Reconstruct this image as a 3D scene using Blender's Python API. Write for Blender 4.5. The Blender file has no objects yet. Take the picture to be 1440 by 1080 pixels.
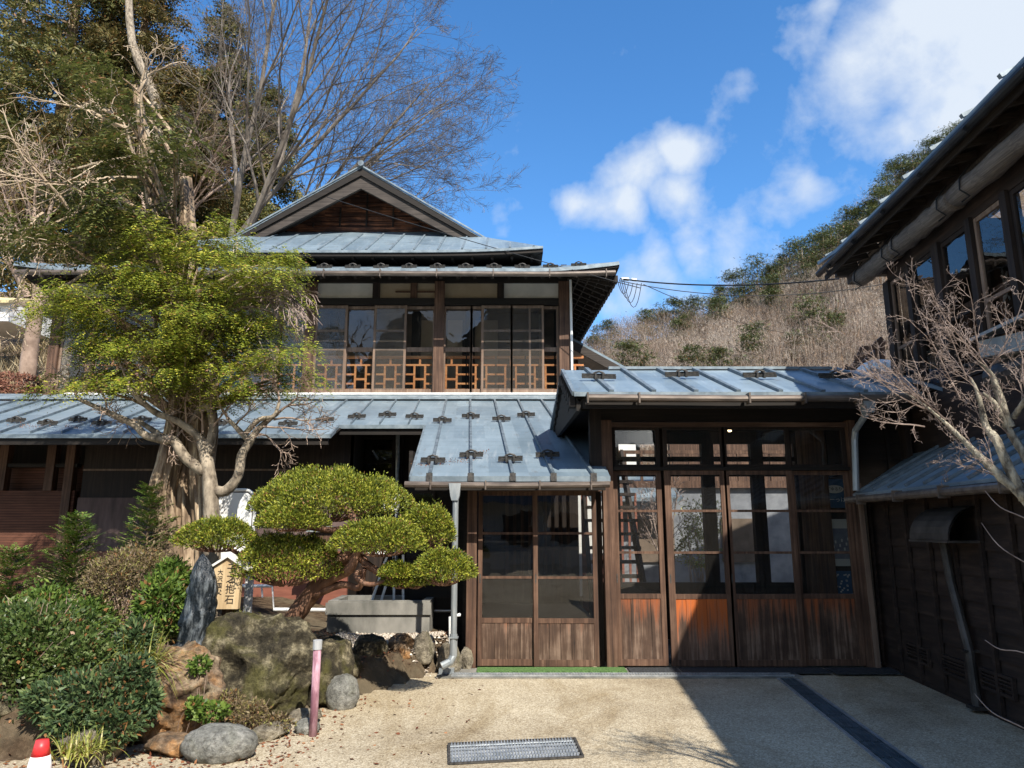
import bpy, math, random
import numpy as np
from mathutils import Vector, Matrix, noise
R = math.radians
S = bpy.context.scene
COL = S.collection
rnd = random.Random(7)
rs = np.random.RandomState(11)

# ------------------------------------------------------------------ camera, sky, sun, exposure
EYE = 1.6
PITCH = math.atan(0.2)
cam = bpy.data.cameras.new('camera'); camo = bpy.data.objects.new('camera', cam); COL.objects.link(camo)
camo.location = (0, 0, EYE); camo.rotation_euler = (math.pi/2 + PITCH, 0, 0)
cam.sensor_width = 36; cam.lens = 25.0; cam.clip_start = .05; cam.clip_end = 2000
S.camera = camo
S.view_settings.view_transform = 'Standard'; S.view_settings.look = 'None'
S.view_settings.gamma = 1; S.view_settings.exposure = 0.76
SUNV = Vector((.43, -.90, 1.0)).normalized()
sl = bpy.data.lights.new('sun', 'SUN'); sl.energy = 5.0; sl.angle = R(.5); sl.color = (1, .93, .82)
so = bpy.data.objects.new('sun', sl); COL.objects.link(so)
so.rotation_euler = SUNV.to_track_quat('Z', 'Y').to_euler(); so.location = (4, -8, 12)

def pxdir(x, y):
    u = (x-720)/1000; v = (540-y)/1000
    c, s = math.cos(PITCH), math.sin(PITCH)
    return Vector((u, c - v*s, s + v*c))
def at(x, y, Y):                      # point seen at x,y (photo pixels) at distance Y
    d = pxdir(x, y); return Vector((0, 0, EYE)) + d*(Y/d.y)
def atz(x, y, z=0):                   # point on the height z
    d = pxdir(x, y); return Vector((0, 0, EYE)) + d*((z-EYE)/d.z)
def atp(x, y, z0, Y0, k):             # point on the plane z = z0 + k (Y - Y0)
    d = pxdir(x, y); t = (z0 - k*Y0 - EYE)/(d.z - k*d.y); return Vector((0, 0, EYE)) + d*t

W = bpy.data.worlds.new('World'); S.world = W; W.use_nodes = True
nt = W.node_tree; nt.nodes.clear()
def wn(t, **k):
    n = nt.nodes.new(t)
    for a, b in k.items(): setattr(n, a, b)
    return n
def WM(op, a, b=None, c=None, clamp=False):
    n = wn('ShaderNodeMath', operation=op, use_clamp=clamp)
    for i, q in enumerate((a, b, c)):
        if q is None: continue
        if isinstance(q, (int, float)): n.inputs[i].default_value = q
        else: nt.links.new(q, n.inputs[i])
    return n.outputs[0]
sky = wn('ShaderNodeTexSky', sky_type='NISHITA', sun_disc=False)
sky.sun_elevation = math.asin(SUNV.z); sky.sun_rotation = math.atan2(SUNV.x, SUNV.y)
sky.air_density = 1.0; sky.dust_density = .3; sky.ozone_density = 3.0; sky.altitude = 600
hs = wn('ShaderNodeHueSaturation'); hs.inputs['Saturation'].default_value = 1.24; hs.inputs['Value'].default_value = 1.38
nt.links.new(sky.outputs[0], hs.inputs['Color'])
tc = wn('ShaderNodeTexCoord'); nrm = wn('ShaderNodeVectorMath', operation='NORMALIZE')
nt.links.new(tc.outputs['Generated'], nrm.inputs[0])
n1 = wn('ShaderNodeTexNoise'); n1.inputs['Scale'].default_value = 9; n1.inputs['Detail'].default_value = 9; n1.inputs['Roughness'].default_value = .58; n1.inputs['Distortion'].default_value = .15
nt.links.new(nrm.outputs[0], n1.inputs['Vector'])
n2 = wn('ShaderNodeTexNoise'); n2.inputs['Scale'].default_value = 2.6; n2.inputs['Detail'].default_value = 3
nt.links.new(nrm.outputs[0], n2.inputs['Vector'])
wc = wn('ShaderNodeTexNoise'); wc.inputs['Scale'].default_value = 5.5; wc.inputs['Detail'].default_value = 5; nt.links.new(nrm.outputs[0], wc.inputs['Vector'])
wv = wn('ShaderNodeVectorMath', operation='MULTIPLY_ADD'); wv.inputs[1].default_value = (.19, .19, .19); wv.inputs[2].default_value = (-.095, -.095, -.095); nt.links.new(wc.outputs['Color'], wv.inputs[0])
wa = wn('ShaderNodeVectorMath', operation='ADD'); nt.links.new(nrm.outputs[0], wa.inputs[0]); nt.links.new(wv.outputs[0], wa.inputs[1])
blob = None
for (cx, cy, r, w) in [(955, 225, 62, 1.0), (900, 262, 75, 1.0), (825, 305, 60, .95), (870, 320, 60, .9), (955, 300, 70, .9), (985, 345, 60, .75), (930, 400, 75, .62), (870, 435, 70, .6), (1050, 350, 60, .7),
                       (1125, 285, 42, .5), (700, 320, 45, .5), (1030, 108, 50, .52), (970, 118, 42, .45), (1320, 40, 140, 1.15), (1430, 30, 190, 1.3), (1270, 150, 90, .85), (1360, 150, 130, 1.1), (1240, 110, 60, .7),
                       (1155, 15, 50, .72), (2000, 200, 500, .9), ((-.3, -.8, .55), None, 620, 1.3), ((.75, -.5, .35), None, 480, 1.2), ((-.9, -.2, .5), None, 380, 1.1)]:  # last three: unseen clouds added behind the camera to whiten the shade fill
    d = Vector(cx) if cy is None else pxdir(cx, cy).normalized()
    vd = wn('ShaderNodeVectorMath', operation='DISTANCE'); vd.inputs[1].default_value = d.normalized()
    nt.links.new(wa.outputs[0], vd.inputs[0])
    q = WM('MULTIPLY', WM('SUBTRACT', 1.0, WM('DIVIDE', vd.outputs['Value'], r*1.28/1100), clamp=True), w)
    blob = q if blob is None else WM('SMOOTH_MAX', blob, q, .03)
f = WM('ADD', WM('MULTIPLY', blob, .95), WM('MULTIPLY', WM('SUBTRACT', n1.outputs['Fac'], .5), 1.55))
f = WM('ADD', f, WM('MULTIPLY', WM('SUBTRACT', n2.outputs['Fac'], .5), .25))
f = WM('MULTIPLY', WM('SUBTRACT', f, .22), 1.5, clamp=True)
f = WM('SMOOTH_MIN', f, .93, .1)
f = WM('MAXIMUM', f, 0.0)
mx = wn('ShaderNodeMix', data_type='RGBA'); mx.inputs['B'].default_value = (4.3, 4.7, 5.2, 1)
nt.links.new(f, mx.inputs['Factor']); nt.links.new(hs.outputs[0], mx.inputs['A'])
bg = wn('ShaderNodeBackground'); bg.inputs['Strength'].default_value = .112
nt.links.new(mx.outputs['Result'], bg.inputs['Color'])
wo = wn('ShaderNodeOutputWorld'); nt.links.new(bg.outputs[0], wo.inputs[0])

# ------------------------------------------------------------------ materials
class NB:
    def __init__(s, name):
        s.m = bpy.data.materials.new(name); s.m.use_nodes = True; s.t = s.m.node_tree; s.t.nodes.clear()
        s.out = s.n('ShaderNodeOutputMaterial')
    def n(s, t, **k):
        x = s.t.nodes.new(t)
        for a, b in k.items(): setattr(x, a, b)
        return x
    def l(s, a, b): s.t.links.new(a, b)
    def coord(s, st=(1, 1, 1)):
        c = s.n('ShaderNodeTexCoord'); m = s.n('ShaderNodeMapping'); m.inputs['Scale'].default_value = st
        s.l(c.outputs['Object'], m.inputs['Vector']); return m.outputs[0]
    def noise(s, v, sc, det=5, ro=.6, dist=0):
        x = s.n('ShaderNodeTexNoise'); x.inputs['Scale'].default_value = sc; x.inputs['Detail'].default_value = det
        x.inputs['Roughness'].default_value = ro; x.inputs['Distortion'].default_value = dist; s.l(v, x.inputs['Vector']); return x.outputs['Fac']
    def ramp(s, f, stops):
        x = s.n('ShaderNodeValToRGB'); e = x.color_ramp.elements
        while len(e) < len(stops): e.new(.5)
        for i, (p, c) in enumerate(stops):
            e[i].position = p; e[i].color = (*c, 1) if len(c) == 3 else c
        s.l(f, x.inputs[0]); return x.outputs[0]
    def math(s, op, a, b=0.0, clamp=False):
        x = s.n('ShaderNodeMath', operation=op, use_clamp=clamp)
        for i, q in enumerate((a, b)):
            if isinstance(q, (int, float)): x.inputs[i].default_value = q
            else: s.l(q, x.inputs[i])
        return x.outputs[0]
    def mix(s, f, a, b, mode='MIX'):
        x = s.n('ShaderNodeMix', data_type='RGBA', blend_type=mode)
        for k, q in (('Factor', f), ('A', a), ('B', b)):
            if isinstance(q, (int, float)): x.inputs[k].default_value = q
            elif isinstance(q, tuple): x.inputs[k].default_value = (*q, 1) if len(q) == 3 else q
            else: s.l(q, x.inputs[k])
        return x.outputs['Result']
    def bump(s, h, st, d=.02):
        x = s.n('ShaderNodeBump'); x.inputs['Strength'].default_value = st; x.inputs['Distance'].default_value = d
        s.l(h, x.inputs['Height']); return x.outputs[0]
    def pbr(s, col, rough=.7, metal=0, nrm=None, spec=.5):
        b = s.n('ShaderNodeBsdfPrincipled')
        if isinstance(col, tuple): b.inputs['Base Color'].default_value = (*col, 1)
        else: s.l(col, b.inputs['Base Color'])
        if isinstance(rough, (int, float)): b.inputs['Roughness'].default_value = rough
        else: s.l(rough, b.inputs['Roughness'])
        b.inputs['Metallic'].default_value = metal; b.inputs['Specular IOR Level'].default_value = spec
        if nrm is not None: s.l(nrm, b.inputs['Normal'])
        s.l(b.outputs[0], s.out.inputs[0]); return b
def plain(name, c1, c2, sc=5, st=(1, 1, 1), rough=.7, bump=.2, bd=.01, metal=0, lo=.35, hi=.65, det=6, spec=.4):
    k = NB(name); v = k.coord(st); f = k.noise(v, sc, det); k.pbr(k.ramp(f, [(lo, c1), (hi, c2)]), rough, metal, k.bump(f, bump, bd) if bump else None, spec); return k.m
def wood(name, dark, mid, light, ax='z', rough=.72, grain=28, blotch=1.3, bump=.35, orange=None, oz=None):
    k = NB(name); st = {'z': (grain, grain, 1.1), 'x': (1.1, grain, grain), 'y': (grain, 1.1, grain)}[ax]
    g = k.noise(k.coord(st), 1.0, 6, .65); b = k.noise(k.coord((1, 1, 1)), blotch, 5, .6)
    c = k.ramp(k.math('ADD', k.math('MULTIPLY', g, .65), k.math('MULTIPLY', b, .35)), [(.34, dark), (.5, mid), (.66, light)])
    if orange:
        bb = k.noise(k.coord((9, 9, .8)), 1.5, 6, .7)
        if oz:                       # the worn, grey lower edge and the still varnished upper part of a board
            sx = k.n('ShaderNodeSeparateXYZ'); k.l(k.coord(), sx.inputs[0])
            zz = k.n('ShaderNodeMapRange'); zz.inputs[1].default_value = oz[0]; zz.inputs[2].default_value = oz[1]
            k.l(k.math('ADD', sx.outputs[2], k.math('MULTIPLY', k.math('SUBTRACT', g, .5), 1.5)), zz.inputs[0])
            bb = k.math('MULTIPLY', k.math('ADD', bb, oz[2]), zz.outputs[0])
        c = k.mix(k.ramp(bb, [(.34, (0, 0, 0)), (.78, (1, 1, 1))]), c, k.mix(g, orange, tuple(q*.3 for q in orange)))
    k.pbr(c, rough, 0, k.bump(g, bump, .006), .35); return k.m
def leafm(name, c1, c2, c3=None, rough=.55, tr=.25, nsc=1.2, brown=.04):
    k = NB(name); g = k.n('ShaderNodeNewGeometry'); r = g.outputs['Random Per Island']; b = k.noise(k.coord(), nsc, 3)
    f = k.math('ADD', k.math('MULTIPLY', r, .6), k.math('MULTIPLY', b, .45))
    col = k.ramp(f, [(.2, c1), (.62, c2), (.86, c3 or c2)])
    if brown: col = k.mix(k.math('GREATER_THAN', k.math('FRACT', k.math('MULTIPLY', r, 37.7)), 1-brown), col, (.24, .12, .045))
    b1 = k.n('ShaderNodeBsdfPrincipled'); k.l(col, b1.inputs['Base Color']); b1.inputs['Roughness'].default_value = rough; b1.inputs['Specular IOR Level'].default_value = .35
    t = k.n('ShaderNodeBsdfTranslucent'); k.l(col, t.inputs[0]); mxs = k.n('ShaderNodeMixShader'); mxs.inputs[0].default_value = tr
    k.l(b1.outputs[0], mxs.inputs[1]); k.l(t.outputs[0], mxs.inputs[2]); k.l(mxs.outputs[0], k.out.inputs[0]); return k.m
def glassm(name, tint=(.86, .88, .88), ior=1.55, boost=.03, rough=.0, dust=0.0):
    k = NB(name); fr = k.n('ShaderNodeLayerWeight'); fr.inputs[0].default_value = .5
    t = k.n('ShaderNodeBsdfTransparent'); t.inputs[0].default_value = (*tint, 1); g = k.n('ShaderNodeBsdfGlossy'); g.inputs['Roughness'].default_value = rough
    w = k.noise(k.coord(), 3.0, 2); k.l(k.bump(w, .25, .006), g.inputs['Normal'])
    m = k.n('ShaderNodeMixShader'); k.l(k.math('ADD', k.math('MULTIPLY', k.math('POWER', fr.outputs['Facing'], 5.0), .9), .045+boost, True), m.inputs[0]); k.l(t.outputs[0], m.inputs[1]); k.l(g.outputs[0], m.inputs[2])
    last = m.outputs[0]
    if dust:
        df = k.n('ShaderNodeBsdfDiffuse'); df.inputs[0].default_value = (.42, .4, .37, 1); m2 = k.n('ShaderNodeMixShader')
        dn = k.noise(k.coord((1, 1, 1)), 2.5, 6, .7); k.l(k.math('MULTIPLY', dn, dust*2), m2.inputs[0]); k.l(last, m2.inputs[1]); k.l(df.outputs[0], m2.inputs[2]); last = m2.outputs[0]
    k.l(last, k.out.inputs[0]); return k.m

M = {}
def roofm(name, c1, c2, rough=.42, metal=.25, dirt=(.12, .085, .05)):
    k = NB(name); v = k.coord((1.2, .5, 1)); f = k.noise(v, 1.6, 6, .65); s = k.noise(k.coord((3, .6, 3)), 2.5, 6, .7)
    c = k.ramp(f, [(.3, c1), (.7, c2)])
    # flat-lock courses across the sheets
    sx = k.n('ShaderNodeSeparateXYZ'); k.l(k.coord(), sx.inputs[0])
    wv = k.math('FRACT', k.math('MULTIPLY', sx.outputs[1], 4.2)); ln = k.math('LESS_THAN', wv, .06)
    c = k.mix(k.math('MULTIPLY', ln, .22), c, (.05, .06, .07))
    fl = k.math('FLOOR', k.math('MULTIPLY', k.math('ADD', sx.outputs[0], k.math('MULTIPLY', sx.outputs[1], .0627)), 2.17)); fy = k.math('FLOOR', k.math('MULTIPLY', sx.outputs[1], 1.05))
    wnz = k.n('ShaderNodeTexWhiteNoise'); wnz.noise_dimensions = '1D'; k.l(k.math('ADD', fl, k.math('MULTIPLY', fy, 17.3)), wnz.inputs['W'])
    c = k.mix(1.0, c, k.ramp(wnz.outputs['Value'], [(0, (.80, .82, .84)), (1, (1.12, 1.10, 1.08))]), 'MULTIPLY')
    st = k.noise(k.coord((9, .7, 1)), 1.3, 7, .7); c = k.mix(k.ramp(st, [(.56, (0, 0, 0)), (.72, (.5, .5, .5))]), c, (.42, .46, .48))
    st2 = k.noise(k.coord((1, 1, 1)), 3.4, 8, .75); c = k.mix(k.ramp(st2, [(.60, (0, 0, 0)), (.70, (.6, .6, .6))]), c, (.10, .10, .09))
    c = k.mix(k.ramp(s, [(.60, (0, 0, 0)), (.76, (.65, .65, .65))]), c, dirt)
    k.pbr(c, k.math('ADD', k.math('MULTIPLY', f, .3), rough-.15), metal, k.bump(k.math('ADD', k.math('ADD', f, k.math('MULTIPLY', k.noise(v, 3.5, 3, .5), 1.2)), k.math('MULTIPLY', ln, -.5)), .5, .02), .5); return k.m
M['roof'] = roofm('roof_sheet', (.165, .225, .27), (.245, .315, .365))
M['roof2'] = roofm('roof_sheet_dull', (.15, .20, .24), (.21, .27, .31))
M['seam'] = plain('seam_metal', (.09, .115, .135), (.19, .23, .26), 8, rough=.5, metal=.3)
M['edge'] = plain('edge_metal', (.13, .165, .19), (.25, .30, .33), 6, rough=.45, metal=.3)
M['guard'] = plain('iron_guard', (.018, .018, .018), (.075, .068, .06), 30, rough=.65)
M['gutter'] = plain('gutter_copper', (.07, .055, .045), (.17, .135, .11), 3, (1, 4, 4), .45, .1, metal=.25)
M['zinc'] = plain('zinc_pipe', (.22, .25, .27), (.36, .38, .38), 4, (3, 3, .8), .45, .1, metal=.4)
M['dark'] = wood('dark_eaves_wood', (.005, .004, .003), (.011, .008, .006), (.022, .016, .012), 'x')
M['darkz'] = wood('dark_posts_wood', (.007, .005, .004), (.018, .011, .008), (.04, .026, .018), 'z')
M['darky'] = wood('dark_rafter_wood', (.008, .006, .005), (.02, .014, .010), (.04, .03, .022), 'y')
M['post'] = wood('weathered_post', (.028, .015, .010), (.085, .045, .028), (.185, .108, .07), 'z', blotch=2)
M['postx'] = wood('weathered_rail', (.028, .015, .010), (.08, .045, .03), (.18, .11, .075), 'x', blotch=2)
M['board'] = wood('door_board', (.018, .010, .007), (.075, .043, .028), (.24, .165, .12), 'z', grain=22, blotch=3, orange=(.42, .11, .03), oz=(.25, .85, .20))
M['boardo'] = wood('door_board_varnished', (.05, .028, .018), (.13, .075, .05), (.26, .185, .14), 'z', grain=22, blotch=3, orange=(.62, .15, .03), oz=(.05, .75, .34))
M['gable'] = wood('gable_board', (.012, .006, .004), (.06, .022, .012), (.36, .14, .065), 'x', grain=26, blotch=2.6)
M['barge'] = wood('barge_board', (.014, .011, .009), (.04, .032, .027), (.085, .07, .06), 'x', grain=40)
M['lattice'] = wood('lattice_wood', (.28, .10, .035), (.46, .19, .07), (.62, .32, .14), 'x', grain=12)
M['sash'] = wood('sash_wood', (.09, .058, .042), (.18, .12, .085), (.27, .19, .14), 'z', grain=20)
M['brick'] = None
M['plaster'] = plain('old_plaster', (.50, .49, .45), (.63, .61, .56), 2.5, rough=.9, bump=.1)
M['beige'] = plain('sand_plaster', (.30, .24, .16), (.36, .29, .2), 3, rough=.9, bump=.1)
M['white'] = plain('white_paint', (.70, .71, .70), (.82, .82, .80), 5, rough=.4, bump=.05)
M['interior'] = plain('interior_wall', (.10, .075, .055), (.16, .12, .09), 3, rough=.9)
M['glass'] = glassm('window_glass', (.80, .82, .82), boost=.05)
M['glassd'] = glassm('old_door_glass', (.62, .62, .60), boost=.03, dust=.012)
M['glassp'] = glassm('porch_glass', (.84, .85, .84), boost=.03, dust=.02)
def screenm():
    k = NB('insect_screen'); t = k.n('ShaderNodeBsdfTransparent'); d = k.n('ShaderNodeBsdfDiffuse'); d.inputs[0].default_value = (.15, .135, .12, 1)
    m = k.n('ShaderNodeMixShader'); m.inputs[0].default_value = .26; k.l(t.outputs[0], m.inputs[1]); k.l(d.outputs[0], m.inputs[2]); k.l(m.outputs[0], k.out.inputs[0]); return k.m
M['screen'] = screenm()
def aggregate():
    k = NB('exposed_aggregate'); v = k.coord()
    vo = k.n('ShaderNodeTexVoronoi'); vo.inputs['Scale'].default_value = 95; k.l(v, vo.inputs['Vector'])
    vo2 = k.n('ShaderNodeTexVoronoi'); vo2.inputs['Scale'].default_value = 210; k.l(v, vo2.inputs['Vector'])
    sp = k.n('ShaderNodeSeparateColor'); k.l(vo.outputs['Color'], sp.inputs[0])
    c = k.ramp(sp.outputs[0], [(0, (.12, .09, .06)), (.3, (.30, .245, .165)), (.55, (.43, .365, .265)), (.8, (.55, .49, .37)), (1, (.66, .61, .49))])
    sp2 = k.n('ShaderNodeSeparateColor'); k.l(vo2.outputs['Color'], sp2.inputs[0])
    c = k.mix(.35, c, k.ramp(sp2.outputs[1], [(0, (.09, .07, .045)), (.5, (.33, .28, .19)), (1, (.62, .55, .42))]))
    c = k.mix(.2, c, (.40, .35, .265))
    b = k.noise(v, .55, 6, .65); c = k.mix(1.0, c, k.ramp(b, [(.32, (.66, .62, .57)), (.45, (.92, .90, .86)), (.58, (1.06, 1.05, 1.02)), (.7, (1.18, 1.18, 1.15))]), 'MULTIPLY')
    b3 = k.noise(k.coord((1, .35, 1)), 1.1, 8, .7, .8); c = k.mix(1.0, c, k.ramp(b3, [(.36, (.74, .69, .61)), (.50, (1, 1, 1))]), 'MULTIPLY')
    b2 = k.noise(v, 2.7, 6, .7); c = k.mix(k.ramp(b2, [(.58, (0, 0, 0)), (.75, (.5, .5, .5))]), c, (.15, .11, .07))
    k.pbr(c, .85, 0, k.bump(vo.outputs['Distance'], .5, .006), .3); return k.m
M['ground'] = aggregate()
def soil():
    k = NB('garden_soil'); v = k.coord(); f = k.noise(v, 9, 8, .75); g = k.noise(v, 1.3, 4)
    c = k.ramp(f, [(.3, (.02, .014, .009)), (.5, (.07, .048, .03)), (.7, (.17, .125, .08))]); c = k.mix(k.ramp(g, [(.45, (0, 0, 0)), (.6, (.5, .5, .5))]), c, (.16, .135, .09))
    k.pbr(c, .95, 0, k.bump(f, .8, .04), .1); return k.m
M['soil'] = soil()
def rockm(name, a, b, c, moss=(.09, .10, .025), mf=.5, sc=3.0, orange=None):
    k = NB(name); v = k.coord(); f = k.noise(v, sc, 9, .72); g = k.noise(v, sc*.45, 4, .6, .6); vo = k.n('ShaderNodeTexVoronoi'); vo.feature = 'DISTANCE_TO_EDGE'; vo.inputs['Scale'].default_value = sc*1.3
    mp = k.n('ShaderNodeMix', data_type='VECTOR'); mp.inputs['Factor'].default_value = .5; k.l(v, mp.inputs['A'])
    nn = k.n('ShaderNodeTexNoise'); nn.inputs['Scale'].default_value = 4; k.l(v, nn.inputs['Vector']); k.l(nn.outputs['Color'], mp.inputs['B']); k.l(mp.outputs['Result'], vo.inputs['Vector'])
    col = k.ramp(f, [(.32, a), (.5, b), (.68, c)]); crack = k.ramp(vo.outputs['Distance'], [(0, (.35, .35, .35)), (.05, (1, 1, 1))])
    col = k.mix(.35, col, crack, 'MULTIPLY'); col = k.mix(k.ramp(g, [(.5, (0, 0, 0)), (.62, (mf, mf, mf))]), col, moss)
    if orange: col = k.mix(k.ramp(k.noise(v, 3.2, 8, .75), [(.44, (0, 0, 0)), (.60, (.85, .85, .85))]), col, k.ramp(f, [(.38, (.05, .025, .015)), (.5, tuple(q*.5 for q in orange)), (.66, orange)]))
    ff = k.noise(v, sc*5, 8, .8); col = k.mix(1.0, col, k.ramp(ff, [(.36, (.45, .43, .40)), (.5, (.95, .95, .93)), (.64, (1.35, 1.33, 1.28))]), 'MULTIPLY'); k.pbr(col, .85, 0, k.bump(k.math('ADD', f, k.math('MULTIPLY', ff, .5)), 1.0, .06), .25); return k.m
M['rock'] = rockm('grey_rock', (.07, .06, .045), (.24, .21, .16), (.50, .45, .35), sc=5)
M['rockb'] = rockm('mossy_shaded_rock', (.010, .009, .007), (.065, .055, .035), (.40, .35, .23), (.09, .085, .025), .8, sc=5.5)  # moss, plus dark patches painted in for the trees' dappled shadow
M['rocko'] = rockm('iron_stained_rock', (.05, .035, .025), (.26, .19, .13), (.52, .42, .29), orange=(.50, .24, .08), mf=.2, sc=4.5)
M['pebble'] = rockm('river_pebble', (.12, .12, .11), (.25, .25, .23), (.40, .39, .36), mf=.2, sc=5)
M['statue'] = plain('dark_wet_stone', (.008, .012, .016), (.20, .225, .24), 16, (1, 1, .35), .3, 1, .04, lo=.48, hi=.78)
M['conc'] = plain('old_concrete', (.09, .09, .08), (.24, .23, .205), 3, (1, 1, .5), .9, .4)
M['bark'] = wood('cypress_bark', (.025, .015, .010), (.22, .155, .10), (.62, .50, .34), 'z', grain=17, blotch=3, bump=1.0)
M['barkp'] = wood('pine_bark', (.03, .014, .009), (.15, .075, .045), (.34, .20, .13), 'z', grain=10, blotch=4, bump=1.0)
M['barkl'] = plain('smooth_bark', (.09, .07, .05), (.40, .335, .25), 12, (1, 1, .5), .85, .6, .02)
M['barkg'] = plain('lichen_bark', (.06, .05, .04), (.42, .38, .29), 22, (1, 1, .6), .85, 1, .02)
M['barkz'] = plain('zelkova_bark', (.07, .056, .045), (.235, .20, .165), 2.5, (1, 1, .4), .85, .5, .02)
M['twig'] = plain('twig_bark', (.16, .11, .08), (.42, .31, .24), 2, rough=.8, bump=0)
M['twigp'] = plain('pinkish_twig', (.12, .085, .07), (.36, .28, .24), 9, rough=.75, bump=0)
M['stick'] = plain('dead_stick', (.24, .17, .11), (.52, .42, .30), 2, rough=.8, bump=0)
M['cyp'] = leafm('cypress_leaf', (.045, .07, .010), (.23, .28, .024), (.50, .44, .06), nsc=2.2, tr=.3)
M['cypd'] = leafm('cypress_leaf_dull', (.05, .065, .016), (.12, .14, .03), (.24, .22, .07), nsc=2)
M['pad'] = leafm('clipped_yew_leaf', (.035, .055, .008), (.19, .225, .022), (.42, .40, .05), nsc=5, tr=.12)
M['fir'] = leafm('fir_needle', (.035, .075, .012), (.11, .18, .028), (.20, .26, .05), nsc=3)
M['shrub'] = leafm('shrub_leaf', (.025, .05, .012), (.085, .13, .03), (.20, .23, .10), rough=.35, nsc=3)
M['shrub2'] = leafm('bluish_shrub_leaf', (.025, .045, .02), (.07, .12, .045), (.17, .22, .08), nsc=6, brown=.08)
M['shrubd'] = leafm('dry_shrub_leaf', (.08, .055, .03), (.21, .155, .085), (.24, .24, .06), nsc=4)
M['strap'] = leafm('strap_grass', (.12, .16, .02), (.30, .31, .06), (.50, .44, .22), nsc=3)
M['cedar'] = leafm('cedar_leaf', (.04, .05, .014), (.13, .135, .035), (.25, .18, .06), nsc=.35, tr=.2)
M['cedarb'] = leafm('cedar_leaf_russet', (.045, .045, .016), (.15, .13, .04), (.27, .17, .065), nsc=.35, tr=.2)
M['hedge'] = leafm('russet_hedge_leaf', (.12, .05, .035), (.28, .12, .08), (.36, .2, .12), nsc=2)
M['dry'] = leafm('dry_grass_blade', (.20, .15, .08), (.42, .33, .19), (.5, .42, .27), nsc=1)
M['litter'] = leafm('fallen_leaf', (.06, .02, .012), (.19, .065, .03), (.34, .17, .08), nsc=2, tr=.05)
M['bare'] = leafm('bare_wood', (.08, .055, .04), (.24, .18, .135), (.40, .32, .25), nsc=.22, tr=0, rough=.9)
M['pine'] = leafm('hill_pine_needle', (.035, .05, .018), (.10, .125, .04), (.20, .20, .075), nsc=.3, tr=.15)
def hillm():
    k = NB('hill_floor'); v = k.coord(); f = k.noise(v, 2.2, 8, .8)
    k.pbr(k.ramp(f, [(.3, (.05, .035, .024)), (.5, (.14, .10, .07)), (.7, (.27, .21, .15))]), .95, 0, None, .1); return k.m
M['hill'] = hillm()
M['red'] = plain('cone_red', (.62, .03, .035), (.72, .05, .05), 6, rough=.4, bump=.05)
M['pink'] = plain('faded_pink_paint', (.22, .10, .13), (.46, .27, .32), 16, (1, 1, .3), .65, .3, lo=.42, hi=.58)
M['grey'] = plain('grey_plastic', (.30, .31, .32), (.42, .43, .43), 8, rough=.5, bump=.1)
M['green'] = None
def matm(name, a, b, sc):
    k = NB(name); v = k.n('ShaderNodeTexVoronoi'); v.inputs['Scale'].default_value = sc; k.l(k.coord(), v.inputs['Vector'])
    k.pbr(k.ramp(v.outputs['Distance'], [(.1, a), (.6, b)]), .75, 0, k.bump(v.outputs['Distance'], .8, .01), .3); return k.m
M['green'] = matm('green_artificial_mat', (.02, .06, .015), (.10, .19, .06), 70)
M['rubber'] = matm('black_rubber_mat', (.012, .014, .015), (.04, .045, .05), 40)
M['steel'] = plain('galvanised_steel', (.30, .33, .35), (.5, .52, .53), 12, rough=.4, metal=.6, bump=.1)
M['drain'] = plain('dull_drain_cover', (.035, .06, .075), (.085, .12, .14), 9, rough=.35, metal=.2)
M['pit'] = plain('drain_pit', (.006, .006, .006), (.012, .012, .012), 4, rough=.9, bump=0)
M['blind'] = wood('rolled_reed', (.05, .04, .035), (.12, .10, .085), (.21, .18, .155), 'y', grain=70, bump=.9)
M['black'] = plain('black_metal', (.006, .006, .007), (.02, .02, .02), 8, rough=.5, bump=.1)
M['hood'] = plain('dull_hood_metal', (.025, .022, .02), (.075, .065, .058), 5, rough=.5, metal=.3)
M['ink'] = plain('brush_ink', (.012, .01, .01), (.03, .025, .02), 8, rough=.7, bump=0)
M['sign'] = wood('pale_sign_wood', (.30, .20, .10), (.50, .37, .21), (.62, .50, .32), 'z', grain=12)
def lathm():
    k = NB('red_brown_cladding'); v = k.coord(); f = k.noise(k.coord((1.5, 1.5, 20)), 1.5, 6, .6); g = k.noise(v, 1.2, 5)
    sx = k.n('ShaderNodeSeparateXYZ'); k.l(v, sx.inputs[0]); w = k.math('FRACT', k.math('MULTIPLY', sx.outputs[2], 24)); ln = k.math('LESS_THAN', w, .22)
    c = k.ramp(k.math('ADD', k.math('MULTIPLY', f, .5), k.math('MULTIPLY', g, .5)), [(.35, (.06, .026, .016)), (.65, (.17, .072, .045))])
    k.pbr(k.mix(k.math('MULTIPLY', ln, .75), c, (.03, .012, .008)), .75, 0, k.bump(w, .5, .01), .3); return k.m
M['lath'] = lathm()
M['purple'] = wood('faded_plum_board', (.05, .033, .03), (.10, .066, .06), (.16, .11, .10), 'z', grain=7, blotch=1)
M['redwall'] = plain('rust_red_sheet', (.16, .055, .035), (.22, .08, .05), 3, (1, 1, 8), .6, .2)

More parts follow.
